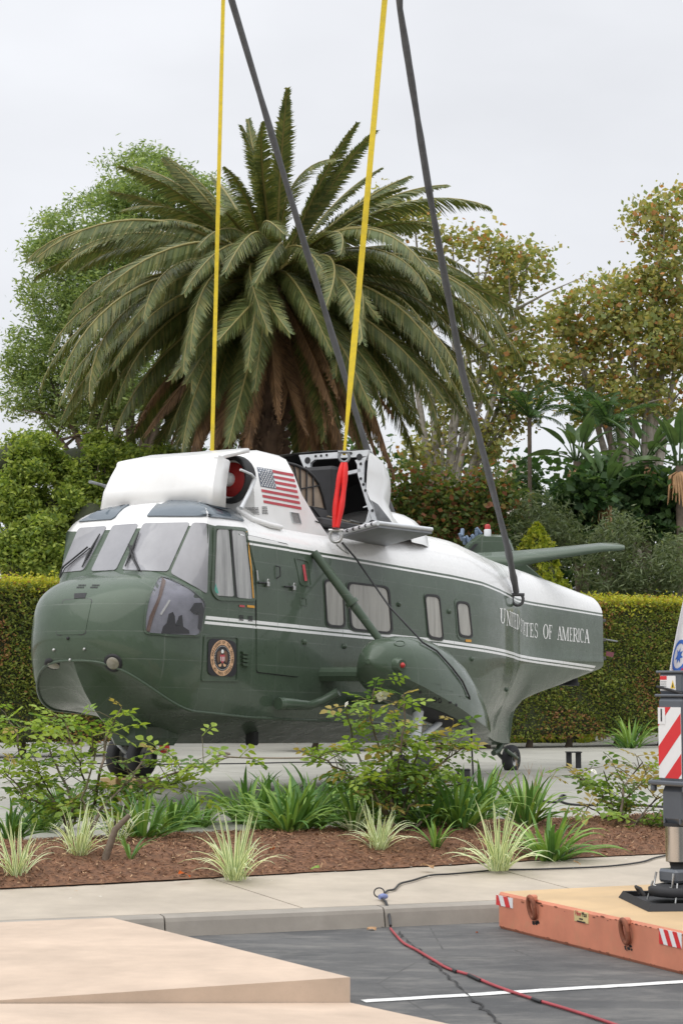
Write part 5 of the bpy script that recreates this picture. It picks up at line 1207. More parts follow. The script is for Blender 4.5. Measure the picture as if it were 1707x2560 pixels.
def clump(name, label, cat, group, x, y, meshes, n, sc, rad=.09, p=None):
    p = p or bed(x, y); t = thing(name, label, cat, p, group=group)
    for k in range(n):
        az = k * 2.39996 + rnd.uniform(-.4, .4); i = rnd.randrange(len(meshes)); r = rnd.uniform(0, rad)
        link('leaf', meshes[i], t, (r * math.cos(az), r * math.sin(az), 0), (rnd.uniform(-.3, .3), rnd.uniform(-.12, .12), az), sc * rnd.uniform(.7, 1.15))
    return t
for x, y, n, s_, lab in ((540, 1962, 60, .74, 'large cream striped grassy plant left of centre in front of the strap leaf clumps'), (870, 1980, 54, .62, 'cream striped grassy plant at the foot of the middle rose bush'),
                      (1145, 1938, 68, .78, 'large cream striped grassy plant beneath the tail wheel'), (180, 2008, 50, .60, 'cream striped grassy plant under the left rose bush'), (38, 2030, 42, .62, 'cream striped grassy plant at the far left edge of the bed'),
                      (268, 1935, 26, .6, 'small cream striped plant behind the left rose stems'), (812, 1962, 24, .5, 'small cream striped tuft just left of the middle rose foot')):
    clump('striped_plant', lab, 'plant', 'cream striped plants in the bed', x, y, FLAX, n, s_)
for x, y, n, s_, lab in ((300, 2008, 9, .45, 'tiny thin green plant on the bare mulch at left'), (1000, 1975, 14, .6, 'slender upright green plant right of the middle rose stems')):
    clump('young_plant', lab, 'plant', 'small green plants on the bare mulch', x, y, AGA[:4], n, s_, .03)
AG = [(20, 1930, 'at the left edge of the bed'), (95, 1905, 'second from the left edge, behind the left rose'), (330, 1925, 'right of the left rose stems'), (395, 1905, 'between left rose and the large striped plant'), (455, 1895, 'directly left of the large striped plant'),
      (610, 1905, 'directly right of the large striped plant at left'), (665, 1925, 'in front at the centre of the green row'), (720, 1895, 'at the centre, under the stub wing'), (780, 1885, 'left of the middle rose'), (850, 1880, 'behind the middle rose stems'),
      (985, 1900, 'right behind the middle rose'), (1055, 1905, 'left of the striped plant under the tail wheel'), (1105, 1880, 'behind the striped plant under the tail wheel'), (1262, 1925, 'alone at the right end of the green row'), (1210, 1900, 'between the right striped plant and the last clump'), (150, 1885, 'behind the left rose stems'), (565, 1890, 'half hidden behind the large striped plant'), (640, 1880, 'in the back row left of centre'), (690, 1908, 'squeezed in just right of the centre front clump'), (815, 1905, 'between the centre clumps and the middle rose'), (935, 1890, 'under the right side of the middle rose')]
for x, y, lab in AG: clump('strap_leaf_plant', 'glossy green strap leaf clump ' + lab, 'plant', 'green strap leaf clumps in the bed', x, y, AGA, 56, rnd.uniform(.8, 1.0) * (.8 if x < 500 else 1), .14)
clump('strap_leaf_plant', 'small green strap leaf clump at the foot of the far right hedge', 'plant', 'green strap leaf clumps in the bed', 0, 0, AGA, 36, 1.25, .2, Vector((6.3, 41.2, .5)))
# roses
def rose_leaf(mi):
    mb = MB(); mb.tube([(0, 0, 0), (.08, 0, .012), (.15, 0, 0)], [.003, .0025, .002], 4, mat=0)
    for (x, y, an, s) in ((.15, 0, 0, 1.1), (.115, .01, 62, .95), (.115, -.01, -62, .95), (.06, .008, 68, .78), (.06, -.008, -68, .78)):
        c, sn = math.cos(R(an)), math.sin(R(an)); L_, W_ = .066 * s, .025 * s
        P = [(0, 0, 0), (.3, .85, .006), (.62, .8, .004), (1, 0, -.006), (.62, -.8, .004), (.3, -.85, .006), (.5, 0, -.006)]
        Q = [(x + (u * L_) * c - (v * W_) * sn, y + (u * L_) * sn + (v * W_) * c, w) for u, v, w in P]; mb.add(Q, [(0, 6, 1), (1, 6, 2), (2, 6, 3), (3, 6, 4), (4, 6, 5), (5, 6, 0)], 0)
    return mb.mesh('leaf', [LF['rose'][mi]])
RL = [rose_leaf(k) for k in range(4)]
fm_ = MB()
for k in range(16):
    a = k * 2.4; r = .012 + .0022 * k; fm_.add([(r * .3 * math.cos(a), r * .3 * math.sin(a), .01), (r * math.cos(a - .5), r * math.sin(a - .5), .03 - .0015 * k), (1.25 * r * math.cos(a), 1.25 * r * math.sin(a), .028 - .0018 * k), (r * math.cos(a + .5), r * math.sin(a + .5), .03 - .0015 * k)], [(0, 1, 2, 3)])
FLW = fm_.mesh('flower', [MT['petal']])
def rose(label, base, canes, n, tint, flowers, bare=.22, clear=None):
    p = bed(*base); t = thing('rose_bush', label, 'plant', p, group='rose bushes in the bed'); spots = []; D = p.y
    for (bx, pts, r) in canes:
        W = [Vector((0, 0, 0)) + (bed(*bx) - p if bx else Vector())] + [at_d(x * K, y * K, D + rnd.uniform(-.45, .45)) - p for x, y in pts]
        fine = []
        for i in range(len(W) - 1):
            for s in range(5): q_ = W[i].lerp(W[i + 1], s / 5); fine.append(q_ + Vector((rnd.uniform(-.012, .012),) * 3))
        fine.append(W[-1]); m = len(fine)
        MB().tube(fine, [r * (1 - .82 * k / m) + .002 for k in range(m)], 6).build('cane', [MT['woody' if r > .014 else 'stem']], t)
        for k in range(m):
            if k / m < bare: continue
            for _ in range(2): spots.append((fine[k].lerp(fine[min(k + 1, m - 1)], rnd.random()), k / m))
            if rnd.random() < .55 and k < m - 1:
                d = Vector((rnd.gauss(0, 1), rnd.gauss(0, 1), rnd.uniform(-.2, 1.1))).normalized() * rnd.uniform(.16, .42); e_ = fine[k] + d; mid_ = fine[k].lerp(e_, .5) + Vector((0, 0, .03))
                MB().tube([fine[k], mid_, e_], [.0055, .004, .002], 5).build('shoot', [MT['stem']], t)
                for s in range(7): spots.append((fine[k].lerp(mid_, s / 3) if s < 3 else mid_.lerp(e_, (s - 3) / 3), k / m))
    rnd.shuffle(spots)
    if clear:                                          # an airy gap in the bush, where the wheels show through
        def inside(q_):
            w_ = p + q_ - Vector(CAMV); dpt = w_.dot(Vector(_f)); X_, Y_ = (CX + FP * w_.dot(Vector(_r)) / dpt) / K, (CY - FP * w_.dot(Vector(_u)) / dpt) / K
            return clear[0] < X_ < clear[2] and clear[1] < Y_ < clear[3]
        spots = [s for s in spots if not inside(s[0]) or rnd.random() < .22]
    for q_, h in spots[:n]:
        az = rnd.uniform(0, 2 * math.pi); w = tint[0] if h < .6 else tint[1]
        link('leaf', RL[rnd.choices(range(4), w)[0]], t, q_, (rnd.uniform(-.7, .7), rnd.uniform(-.5, .6), az), rnd.uniform(1.0, 1.6))
    for x, y, s in flowers:
        link('flower', FLW, t, at_d(x * K, y * K, D - .1) - p, (rnd.uniform(.2, 1), rnd.uniform(-.5, .5), rnd.uniform(0, 6)), s)
    return t
gy = ([.4, .25, .3, .05], [.3, .58, .07, .05])
rose('wide sprawling rose bush at left in front of the wheels, yellow green shoots on top', (155, 1925),
     [(None, [(150, 1860), (60, 1780), (40, 1690), (20, 1650)], .018), (None, [(170, 1850), (130, 1760), (100, 1680), (130, 1640)], .016), (None, [(165, 1870), (60, 1830), (10, 1770)], .014), ((150, 1935), [(170, 1890), (200, 1800), (170, 1720), (150, 1660)], .014),
      ((205, 1930), [(215, 1850), (235, 1760), (245, 1690), (280, 1625)], .018), ((205, 1930), [(230, 1860), (300, 1790), (340, 1730), (385, 1720)], .016), ((240, 1940), [(270, 1880), (330, 1800), (420, 1770), (500, 1745)], .016), ((240, 1940), [(290, 1850), (360, 1810), (440, 1790)], .014), (None, [(150, 1880), (100, 1800), (80, 1740)], .012), ((205, 1930), [(190, 1830), (220, 1740), (210, 1680)], .012)],
     300, gy, [(112, 1672, .9), (290, 1868, 1.3), (4, 1836, 1.)], clear=(185, 1670, 345, 1800))
rose('tall rose bush in the middle in front of the sponson, white bloom at its top', (895, 1910),
     [(None, [(895, 1840), (880, 1740), (850, 1650), (860, 1580)], .018), (None, [(900, 1830), (920, 1720), (930, 1640), (925, 1595)], .016), (None, [(880, 1850), (800, 1780), (740, 1740), (705, 1735)], .015), ((915, 1912), [(930, 1840), (980, 1780), (1030, 1740), (1065, 1715)], .015), ((915, 1912), [(940, 1850), (1010, 1810), (1060, 1800)], .013), (None, [(870, 1840), (810, 1710), (795, 1620)], .014), ((915, 1912), [(940, 1800), (960, 1720), (985, 1690)], .014), (None, [(885, 1820), (830, 1780), (790, 1790)], .012), ((915, 1912), [(910, 1780), (890, 1700), (900, 1640)], .012)],
     300, ([.45, .12, .33, .1], [.46, .3, .12, .12]), [(878, 1600, 1.6), (797, 1617, .7), (850, 1900, .9)])
rose('thin rose bush at right beside the crane leg with bronze shoots', (1412, 1935),
     [(None, [(1408, 1880), (1380, 1820), (1340, 1790), (1310, 1785)], .017), ((1432, 1938), [(1425, 1870), (1430, 1810), (1455, 1775), (1475, 1750)], .017), (None, [(1405, 1870), (1400, 1810), (1385, 1770)], .014), ((1440, 1938), [(1460, 1890), (1490, 1850), (1515, 1830)], .015), (None, [(1395, 1880), (1350, 1850), (1335, 1880)], .010), ((1440, 1938), [(1480, 1905), (1505, 1880)], .010), ((1432, 1938), [(1440, 1830), (1470, 1800), (1490, 1755)], .012)],
     120, ([.5, .06, .34, .1], [.3, .12, .18, .4]), [(1362, 1772, .8), (1446, 1758, 1.0), (1344, 1775, .7), (1316, 1932, .9)])
st = thing('cut_stake', 'leaning grey stake in the mulch right of the middle rose', 'stake', bed(948, 1958)); MB().tube([(0, 0, 0), at_d(985 * K, 1870 * K, st.location.y) - st.location], [.014, .012], 7).build('stick', [MT['woody']], st)
st = thing('cut_stump', 'thick cut rose stem leaning out of the mulch at left', 'stem', bed(240, 1948)); MB().tube([(0, 0, 0), at_d(265 * K, 1905 * K, st.location.y) - st.location, at_d(298 * K, 1872 * K, st.location.y) - st.location], [.035, .03, .022], 8).build('stick', [MT['woody']], st)
gw = thing('wispy_grass', 'thin dry seeding grass standing against the concrete pad', 'grass', bed(1200, 1900))
for x, y in ((1150, 1770), (1185, 1745), (1215, 1765), (1245, 1770), (1170, 1790), (1265, 1775), (1230, 1790)):
    MB().tube([(0, 0, 0), (at_d((x + 1200) / 2 * K, (y + 1860) / 2 * K, gw.location.y) - gw.location), at_d(x * K, y * K, gw.location.y) - gw.location], [.003, .002, .001], 4).build('stalk', [LF['dry']], gw)
    for _ in range(4): q_ = at_d((x + rnd.uniform(-14, 14)) * K, (y + rnd.uniform(-14, 14)) * K, gw.location.y) - gw.location; MB().tube([at_d(x * K, (y + 14) * K, gw.location.y) - gw.location, q_], [.0015, .001], 4).build('seed_head', [LF['dry']], gw)
# fallen leaves
lm = MB()
for k in range(6): u = k / 6; lm.add([(u * .09, -.028 * math.sin(math.pi * u), .012 * math.sin(5 * u)), (u * .09, .028 * math.sin(math.pi * u), .016), ((u + 1 / 6) * .09, .028 * math.sin(math.pi * (u + 1 / 6)), .016), ((u + 1 / 6) * .09, -.028 * math.sin(math.pi * (u + 1 / 6)), .012 * math.sin(5 * u + .8))], [(0, 1, 2, 3)])
lo, ld_, lg = lm.mesh('fallen_leaf', [LF['orange']]), lm.mesh('fallen_leaf', [LF['dry']]), lm.mesh('fallen_leaf', [LF['aga'][1]])
for x, y, me, s, lab in ((631, 1990, lo, 1., 'orange fallen leaf on the mulch right of the large striped plant'), (436, 2022, lo, 1.2, 'orange fallen leaf at the pavement edge of the mulch'), (965, 1996, ld_, 1.5, 'big brown curled leaf at the front edge of the mulch'), (1316, 1985, ld_, .9, 'small tan leaf on the mulch near the black cable'), (715, 1952, lg, .9, 'fallen green leaf on the bare mulch at centre'), (748, 1966, lg, 1.1, 'long yellow green leaf lying on the mulch at centre')):
    tag(link('fallen_leaf', me, None, bed(x, y) + Vector((0, 0, .035)), (rnd.uniform(-.6, .2), rnd.uniform(-.5, .5), rnd.uniform(0, 6)), s), lab, 'leaf', 'fallen leaves')
tag(link('fallen_leaf', ld_, None, on_z(917, 2325, .006), (.1, 0, .6), 1.), 'tan leaf lying at the foot of the kerb', 'leaf', 'fallen leaves')
tag(link('fallen_leaf', lo, None, on_z(1194, 2331, .006), (.1, .1, 2), .35), 'tiny orange leaf on the asphalt left of the mat', 'leaf', 'fallen leaves')
npt = 46; V = []
for _ in range(npt):
    x = rnd.uniform(-2.9, 3.); a = mul_at(x) - PADN * abs(rnd.gauss(.05, .45)); s = rnd.uniform(.008, .02); t = rnd.uniform(0, 6); z = walk_z(max(0, min(1, 1 - (mul_at(x) - a).length / 2.3))) + .012
    V.append([(a.x + s * math.cos(t + k), a.y + s * .7 * math.sin(t + k), z) for k in (0, 1.3, 3.1, 4.6)])
tag(link('petals', quads_mesh('petals', np.array(V), [MT['petal'], LF['dry']], rng.choice(2, npt, p=[.6, .4]))), 'scattered pale petals and crumbs on the pavement', 'litter', kind='stuff')

# ------------------------------------------------------------------ crane mat and outrigger leg, right
d1 = Vector((.389, -.921, 0)); d2 = Vector((.921, .389, 0)); F0 = Vector((1.238, 15.07, 0)); ML, MW, MTH = 2.74, 2.5, .285
mat_ = thing('crane_mat', 'thick weathered orange sided crane mat lying on the asphalt', 'crane mat', F0, (0, 0, math.atan2(d1.y, d1.x)))
# local x runs along the visible side, local y to the far right; local -y is the orange face
mb = MB().bbox((ML / 2, MW / 2, MTH / 2), (ML, MW, MTH), .02); me = mb.mesh('mat_body', [MT['matside'], MT['mattop']])
for p in me.polygons: p.material_index = 1 if p.normal.z > .6 else 0
link('mat_body', me, mat_)
MI = mat_.matrix_basis.inverted()
MI = (Matrix.Translation(F0) @ Matrix.Rotation(math.atan2(d1.y, d1.x), 4, 'Z')).inverted(); MIC = MI @ Vector(CAMV)
def matpt(px, y=0.):
    d = MI.to_3x3() @ Vector(ray(*px)); return MIC + d * ((y - MIC.y) / d.y)
FB = {}
def txt(name, s, size, mat, parent, loc, rot, ext=.001, align='CENTER', sx=1.):
    cu = bpy.data.curves.new(name, 'FONT'); cu.body = s; cu.size = size; cu.extrude = ext; cu.align_x = align; cu.align_y = 'CENTER'; cu.resolution_u = 2
    o = bpy.data.objects.new(name, cu); C.objects.link(o); dg = bpy.context.evaluated_depsgraph_get(); me = bpy.data.meshes.new_from_object(o.evaluated_get(dg)); bpy.data.objects.remove(o); bpy.data.curves.remove(cu)
    me.materials.clear(); me.materials.append(MT[mat]); return link(name, me, parent, loc, rot, (sx, 1, 1))
def hazard(parent, x0, x1, z0, z1, y, n=3, ang=1., name='hazard_sticker', thick=.004, R0=0.):   # red and white diagonal stripes clipped to a plate in the local xz plane
    o = MB().box(((x0 + x1) / 2, y, (z0 + z1) / 2), (x1 - x0, thick, z1 - z0)).build(name, [MT['hazwhite']], parent); W, H = x1 - x0, z1 - z0; per = (W + abs(ang) * H) / n
    for k in range(-1, int(n) + 3):
        a = x0 + (k + R0) * per - (abs(ang) * H if ang > 0 else 0); poly = [(a, z0), (a + per * .5, z0), (a + per * .5 + ang * H, z1), (a + ang * H, z1)]
        for ax, lim, sg in ((0, x0, 1), (0, x1, -1)):
            out = []
            for i in range(len(poly)):
                p, q_ = poly[i], poly[(i + 1) % len(poly)]; ip, iq = (p[ax] - lim) * sg >= 0, (q_[ax] - lim) * sg >= 0
                if ip: out.append(p)
                if ip != iq: t = (lim - p[ax]) / (q_[ax] - p[ax]); out.append((p[0] + (q_[0] - p[0]) * t, p[1] + (q_[1] - p[1]) * t))
            poly = out
            if len(poly) < 3: break
        if len(poly) >= 3:
            yy = y - thick / 2 - .0015; n_ = len(poly); MB().add([(p[0], yy, p[1]) for p in poly], [tuple(range(n_))]).build('stripe', [MT['hazred']], o)
    return o
for a, b, s in (((1241, 2232), (1282, 2268), -.55), ((1648, 2321), (1704, 2368), -.55)):
    p, q_ = matpt(a), matpt(b); hazard(mat_, p.x, q_.x, q_.z - .01, p.z - .015 if a[0] < 1300 else p.z, -.003, 2 if a[0] < 1300 else 3, s)
for cx, cy in ((1338, 2270), (1571, 2330)):
    c = matpt((cx, cy)); rg = []
    lug = MB().bbox((c.x, -.02, c.z + .075), (.05, .06, .05), .012).build('lifting_lug', [MT['matside']], mat_)
    pts = [(c.x + .045 * math.cos(2 * math.pi * k / 20), -.035 - .015 * math.sin(2 * math.pi * k / 20), c.z + .005 + .082 * math.sin(2 * math.pi * k / 20)) for k in range(21)]
    MB().tube(pts, .017, 8, cap=False).build('lifting_ring', [MT['rust']], lug)
    mb = MB()
    for k in range(9): s = rnd.uniform(.006, .02); x, z = c.x + rnd.gauss(.01, .035), c.z - .095 - abs(rnd.gauss(0, .018)); mb.add([(x + s * math.cos(t) * 1.2, -.0025, z + s * .6 * math.sin(t)) for t in (0, 1.1, 2.2, 3.1, 4.2, 5.2)], [(5, 4, 3, 2, 1, 0)])
    tag(mb.build('rust_spots', [MT['dark']], lug), kind='stuff')
p, q_ = matpt((1436, 2274)), matpt((1471, 2311)); pw = q_.x - p.x
pl_ = MB().box(((p.x + q_.x) / 2, -.003, (p.z + q_.z) / 2), (pw, .005, (p.z - q_.z) * .92)).build('maker_plate', [MT['signcream']], mat_)
cxp, czp = (p.x + q_.x) / 2, (p.z + q_.z) / 2
txt('plate_lettering', 'Fiber', .05, 'redprint', pl_, (cxp - pw * .2, -.007, czp + .02), (R(90), 0, 0), sx=.85)
txt('plate_lettering', 'Max', .05, 'navy', pl_, (cxp + pw * .24, -.007, czp + .02), (R(90), 0, 0), sx=.85)
for dz, w in ((-.015, .05), (-.035, .12)): MB().box((cxp, -.0065, czp + dz), (w, .002, .010)).build('plate_line', [MT['navy']], pl_)
mb = MB()
for k in range(60):       # chipped paint along the top and bottom edges of the side
    x = rnd.uniform(.03, ML - .03); zt = rnd.random() < .7; z = (MTH - .018 - rnd.random() ** 3 * .03) if zt else .02; s = rnd.uniform(.004, .018); mb.add([(x + s * 1.8 * math.cos(t) + rnd.uniform(-.003, .003), -.0022, z + s * .45 * math.sin(t)) for t in (5.2, 4.2, 3.1, 2.2, 1.1, 0)], [(0, 1, 2, 3, 4, 5)])
tag(mb.build('paint_chips', [MT['rust']], mat_), kind='stuff')
# outrigger leg
JC = Vector((2.588, 14.24, MTH)); jk = thing('outrigger_leg', 'dark grey crane outrigger leg with red white plates standing on the mat', 'outrigger', JC, (0, 0, R(34)))
z0 = -MTH
MB().bbox((0, 0, 1.50 + z0), (.36, .36, .68), .045).build('leg_housing', [MT['jack']], jk)
MB().bbox((0, 0, 1.93 + z0), (.33, .33, .18), .03).build('upper_box', [MT['jack']], jk)
MB().bbox((0, 0, 2.015 + z0), (.36, .36, .02), .008).build('top_plate', [MT['jack']], jk)
MB().bbox((0, 0, 1.838 + z0), (.38, .38, .02), .008).build('weld_flange', [MT['jack']], jk)
MB().bbox((0, 0, 1.185 + z0), (.48, .48, .035), .01).build('flange', [MT['jack']], jk)
for sx in (-1, 1):
    for sy in (-1, 1): MB().bbox((sx * .2, sy * .2, 1.145 + z0), (.05, .05, .05), .01).build('flange_bolt', [MT['jack']], jk)
MB().bbox((0, 0, 1.02 + z0), (.335, .335, .30), .05).build('lower_housing', [MT['jack']], jk)
for s in ((-.168, -.1), (-.168, .1), (-.1, -.168), (.1, -.168)): MB().bbox((s[0], s[1], .90 + z0), (.02, .02, .04), .004).build('bolt_head', [MT['jack']], jk)
MB().lathe([(.10, .86), (.10, .885)], (0, 0, z0), 28).build('gland', [MT['dark']], jk)
MB().lathe([(.085, .60), (.085, .87)], (0, 0, z0), 32).build('piston_rod', [MT['chrome']], jk)
MB().lathe([(.085, .598), (.06, .59), (.05, .55), (.07, .53), (.07, .50)], (0, 0, z0), 24).build('ball_neck', [MT['dark']], jk)
MB().bbox((0, 0, .495 + z0), (.22, .20, .10), .02).build('clevis', [MT['jack']], jk)
MB().lathe([(.20, .345), (.22, .36), (.22, .405), (.18, .42), (.12, .435)], (0, 0, z0), 28).build('foot_disc', [MT['dark']], jk)
for s in (-1, 1): MB().tube([(-.13, s * .09, .52 + z0), (-.15, s * .1, .42 + z0), (-.15, 0, .41 + z0)], .009, 6).build('wire_handle', [MT['steel']], jk)
for s in (-.12, .14): MB().tube([(-.12, s, .45 + z0), (-.14, s * 1.1, .38 + z0), (-.16, s * 1.15, .31 + z0)], .007, 5).build('chain', [MT['steel']], jk)
def faceplate(parent, rotz, nx):      # plate with number on one face of the housing; local frame: x along the face, -y outwards
    f = empty('marker_plate', (0, 0, 0), (0, 0, rotz), parent); o = hazard(f, -.145, .145, 1.22 + z0, 1.75 + z0, -.183, 2.6, 1.15 * nx, 'plate', .004, -.02)
    return f
f = faceplate(jk, R(-90), 1); MB().box((-.098, -.188, 1.685 + z0), (.09, .003, .125)).build('number_plate', [MT['hazwhite']], f); txt('number', '1', .14, 'navy', f, (-.098, -.1915, 1.685 + z0), (R(90), 0, 0), sx=1.2)
faceplate(jk, 0, -1)
wsn = empty('warning_label', (0, 0, 0), (0, 0, R(-90)), jk)
MB().box((-.03, -.167, 1.93 + z0), (.2, .004, .11)).build('label_plate', [MT['hazwhite']], wsn); MB().box((-.085, -.170, 1.97 + z0), (.085, .003, .028)).build('label_band', [MT['hazred']], wsn)
MB().add([(.005, -.1705, 1.89 + z0), (.065, -.1705, 1.89 + z0), (.035, -.1705, 1.955 + z0)], [(0, 1, 2)]).build('label_triangle', [MT['sign']], wsn); MB().add([(.026, -.172, 1.898 + z0), (.044, -.172, 1.898 + z0), (.037, -.172, 1.93 + z0), (.033, -.172, 1.93 + z0)], [(0, 1, 2, 3)]).build('label_mark', [MT['navy']], wsn)
for k in range(4): MB().box((-.085, -.170, 1.94 - .016 * k + z0), (.075, .002, .005)).build('label_line', [MT['grey']], wsn)
MB().tube([(-.172, .17, 1.905 + z0), (-.175, 0, 1.88 + z0), (-.178, -.17, 1.85 + z0)], .011, 6).build('hydraulic_hose', [MT['dark']], jk)
MB().bbox((1.5, -.1, 1.62 + z0), (2.6, .34, .5), .03).build('outrigger_beam', [MT['jack']], jk)
SHRINK = {'leg_housing', 'upper_box', 'top_plate', 'weld_flange', 'flange', 'lower_housing', 'marker_plate', 'warning_label', 'hydraulic_hose', 'flange_bolt', 'bolt_head'}
for o in list(jk.children):
    k = o.name.split('.')[0]
    if k in SHRINK: o.scale = (.83, .83, 1)
    elif k != 'outrigger_beam': o.location = (-.058, .039, 0)
# tray under the foot
tr = thing('steel_tray', 'black steel spreader tray with raised rim on the mat', 'tray', JC + Vector((.04, -.02, .0)), (0, 0, R(5)))
MB().box((0, 0, .008), (.86, .86, .014)).build('tray_floor', [MT['dark']], tr)
for k in range(4):
    a = k * math.pi / 2; o = empty('rim', (0, 0, 0), (0, 0, a), tr); MB().add([(-.46, -.46, .002), (.46, -.46, .002), (.43, -.43, .055), (-.43, -.43, .055), (-.44, -.44, .002), (.44, -.44, .002), (.42, -.42, .05), (-.42, -.42, .05)], [(0, 1, 2, 3), (7, 6, 5, 4), (3, 2, 6, 7), (0, 4, 5, 1), (1, 5, 6, 2), (0, 3, 7, 4)]).build('rim_plate', [MT['dark']], o)
MB().tube([(-.40, -.12, .08), (-.43, -.12, .13), (-.43, .02, .13), (-.40, .02, .08)], .012, 8).build('handle', [MT['dark']], tr)

# ring lettering of the emblem on the helicopter
for k, ch in enumerate('SEAL OF THE PRESIDENT OF THE UNITED STATES '):
    if ch == ' ': continue
    t = 2 * math.pi * k / 43 + math.pi / 2; p, n = on_skin(z1(987 + 49 * math.cos(t), 1068 + 76 * math.sin(t)), .017)
    rad = (p - on_skin(z1(987, 1068), .017)[0]).normalized(); zx = n.normalized(); yx = (rad - zx * rad.dot(zx)).normalized(); xx = yx.cross(zx)
    txt('ring_letter', ch, .045, 'navy', em, p, Matrix((xx, yx, zx)).transposed().to_euler(), .0004)
# folded banner behind the outrigger leg
fg = thing('banner', 'draped white banner with blue emblem and red band on a pole behind the outrigger leg', 'flag', Vector((3.165, 16.6, .0))); FD = 16.6
fg.location.z = .2
MB().tube([(.0, 0, 0), (0, 0, 2.75)], .014, 8).build('pole', [MT['steel']], fg); MB().lathe([(.13, 0), (.13, .03), (.03, .07)], (0, 0, 0), 16).build('base', [MT['dark']], fg)
rows = []
def fcl(u, v, o=0.):   # v 0 top .. 1 bottom, u 0 pole .. 1 outer fold
    w = .05 + .30 * v ** .8; return Vector((-u * w, .05 * math.sin(u * 9 + v * 2) * (.3 + v) - o, 2.68 - v * 1.15 - .12 * u * v + .05 * u))
mb = MB(); mb.loft([[fcl(i / 14, j / 16) for i in range(15)] for j in range(17)], False); cl = mb.build('cloth', [MT['flagwhite']], fg); sdm = cl.modifiers.new('thickness', 'SOLIDIFY'); sdm.thickness = .004
mb = MB(); mb.loft([[fcl(u, .80 - .28 * (1 - u) + dv, .004) for u in [k / 14 for k in range(15)]] for dv in (0, .06, .12)], False); mb.build('band', [MT['flagred']], fg)
mb = MB(); mb.loft([[fcl(.72 + r * math.cos(a), .60 + r * .45 * math.sin(a), .005) for a in [R(t) for t in range(0, 360, 24)]] for r in (.26, .2)], True, (False, False)); mb.add([fcl(.72 + .13 * math.cos(R(t)) * (1 if t % 48 else .5), .60 + .06 * math.sin(R(t)) * (1 if t % 48 else .5), .005) for t in range(0, 360, 24)], [tuple(range(15))]); mb.build('emblem', [MT['flagblue']], fg)
for k in range(5): q_ = fcl(.35 + k * .11, .82 - .28 * (1 - (.35 + k * .11)) + .03, .008); txt('letter', 'SETAT'[k], .05, 'whiteprint', fg, q_, (R(90), R(-25), R(180)))

# ------------------------------------------------------------------ lifting slings and lines
def wpt(a, lat, z): return HM @ Vector((a, -lat, z))
def ribbon(pts, w, t=.008):
    mb = MB(); rings = []
    for i, p in enumerate(pts):
        tn = (pts[min(i + 1, len(pts) - 1)] - pts[max(i - 1, 0)]).normalized(); vw = (p - Vector(CAMV)).normalized(); s = tn.cross(vw).normalized(); s = (s + vw * .25 * math.sin(i * .55)).normalized(); n = tn.cross(s)
        rings.append([p + s * w[i] / 2 + n * t, p - s * w[i] / 2 + n * t, p - s * w[i] / 2 - n * t, p + s * w[i] / 2 - n * t])
    return mb.loft(rings, smooth=False)
def line(a, b, n, sag=0.): return [a.lerp(b, k / n) + Vector((0, 0, -sag * math.sin(math.pi * k / n))) for k in range(n + 1)]
T1, T2 = at_d(519 * K, -190 * K, 25.4), at_d(903 * K, -190 * K, 24.3)
shk = at_d(790 * K, 1045 * K, 23.45); hp = wpt(2.64, 1.07, 3.26)
s_att = wpt(2.64, -1.05, 3.26)
y1t = at_d(517.5 * K, -190 * K, 25.3); y2t = at_d(900 * K, -190 * K, 24.3)
y1b = at_d(487 * K, 1040 * K, s_att.y)
tag(ribbon(line(y1t, y1b, 24), [.052] * 25).build('yellow_strap', [MT['yellow']]), 'long yellow webbing strap dropping behind the white engine cowling', 'strap', 'yellow lifting straps')
yw = [.075] * 19 + [.082, .08, .07, .055, .04, .035]
tag(ribbon(line(y2t, shk, 24), yw).build('yellow_strap', [MT['yellow']]), 'long yellow webbing strap ending at the shackle over the red sling', 'strap', 'yellow lifting straps')
def lumpy(a, b, r0, r1, n=40, sag=.0):
    return line(a, b, n, sag), [(r0 + (r1 - r0) * k / n) * (1 + .10 * math.sin(k * 1.7) + .06 * math.sin(k * .63 + 1)) for k in range(n + 1)]
tatt = wpt(8.78, .74, 2.90); tats = wpt(8.78, -.74, 2.90)
g2t = at_d(907 * K, -190 * K, 24.35)
g2k = at_d(1165 * K, 1258 * K, 28.2)
def sling(name, label, path, rr, flat=.75):
    t = tag(MB().tube(path, rr, 10, flat=flat).build(name, [MT['sling']]), label, 'sling', 'grey sleeved lifting slings'); return t
mid2 = at_d(985 * K, 440 * K, 25.6); mid3 = at_d(1060 * K, 850 * K, 27.1); p_ = []
for a, b in ((g2t, at_d(918 * K, 20 * K, 24.7)), (at_d(918 * K, 20 * K, 24.7), mid2), (mid2, mid3), (mid3, g2k), (g2k, tatt + Vector((-.02, -.03, .16)))): p_ += line(a, b, 10)[:-1]
p_.append(tatt + Vector((-.02, -.03, .14)))
sling('grey_sling', 'grey sleeved sling running down to the tail boom shackle', p_, [.066 * (1 + .09 * math.sin(k * 1.1) + .06 * math.sin(k * 2.3)) * (1.0 if k < 40 else 1.05) for k in range(len(p_))])
p_ = []; q1, q2, q3 = at_d(527 * K, -190 * K, 25.2), at_d(690 * K, 530 * K, 26.6), at_d(842 * K, 1030 * K, 28.2)
for a, b in ((q1, at_d(532 * K, 0, 25.6)), (at_d(532 * K, 0, 25.6), q2), (q2, q3), (q3, at_d(893 * K, 1160 * K, 29.0)), (at_d(893 * K, 1160 * K, 29.), tats)): p_ += line(a, b, 10)[:-1]
sling('grey_sling', 'grey sleeved sling passing behind the white rotor fairing', p_, [.062 * (1 + .09 * math.sin(k * 1.3) + .06 * math.sin(k * 2.1)) for k in range(len(p_))])
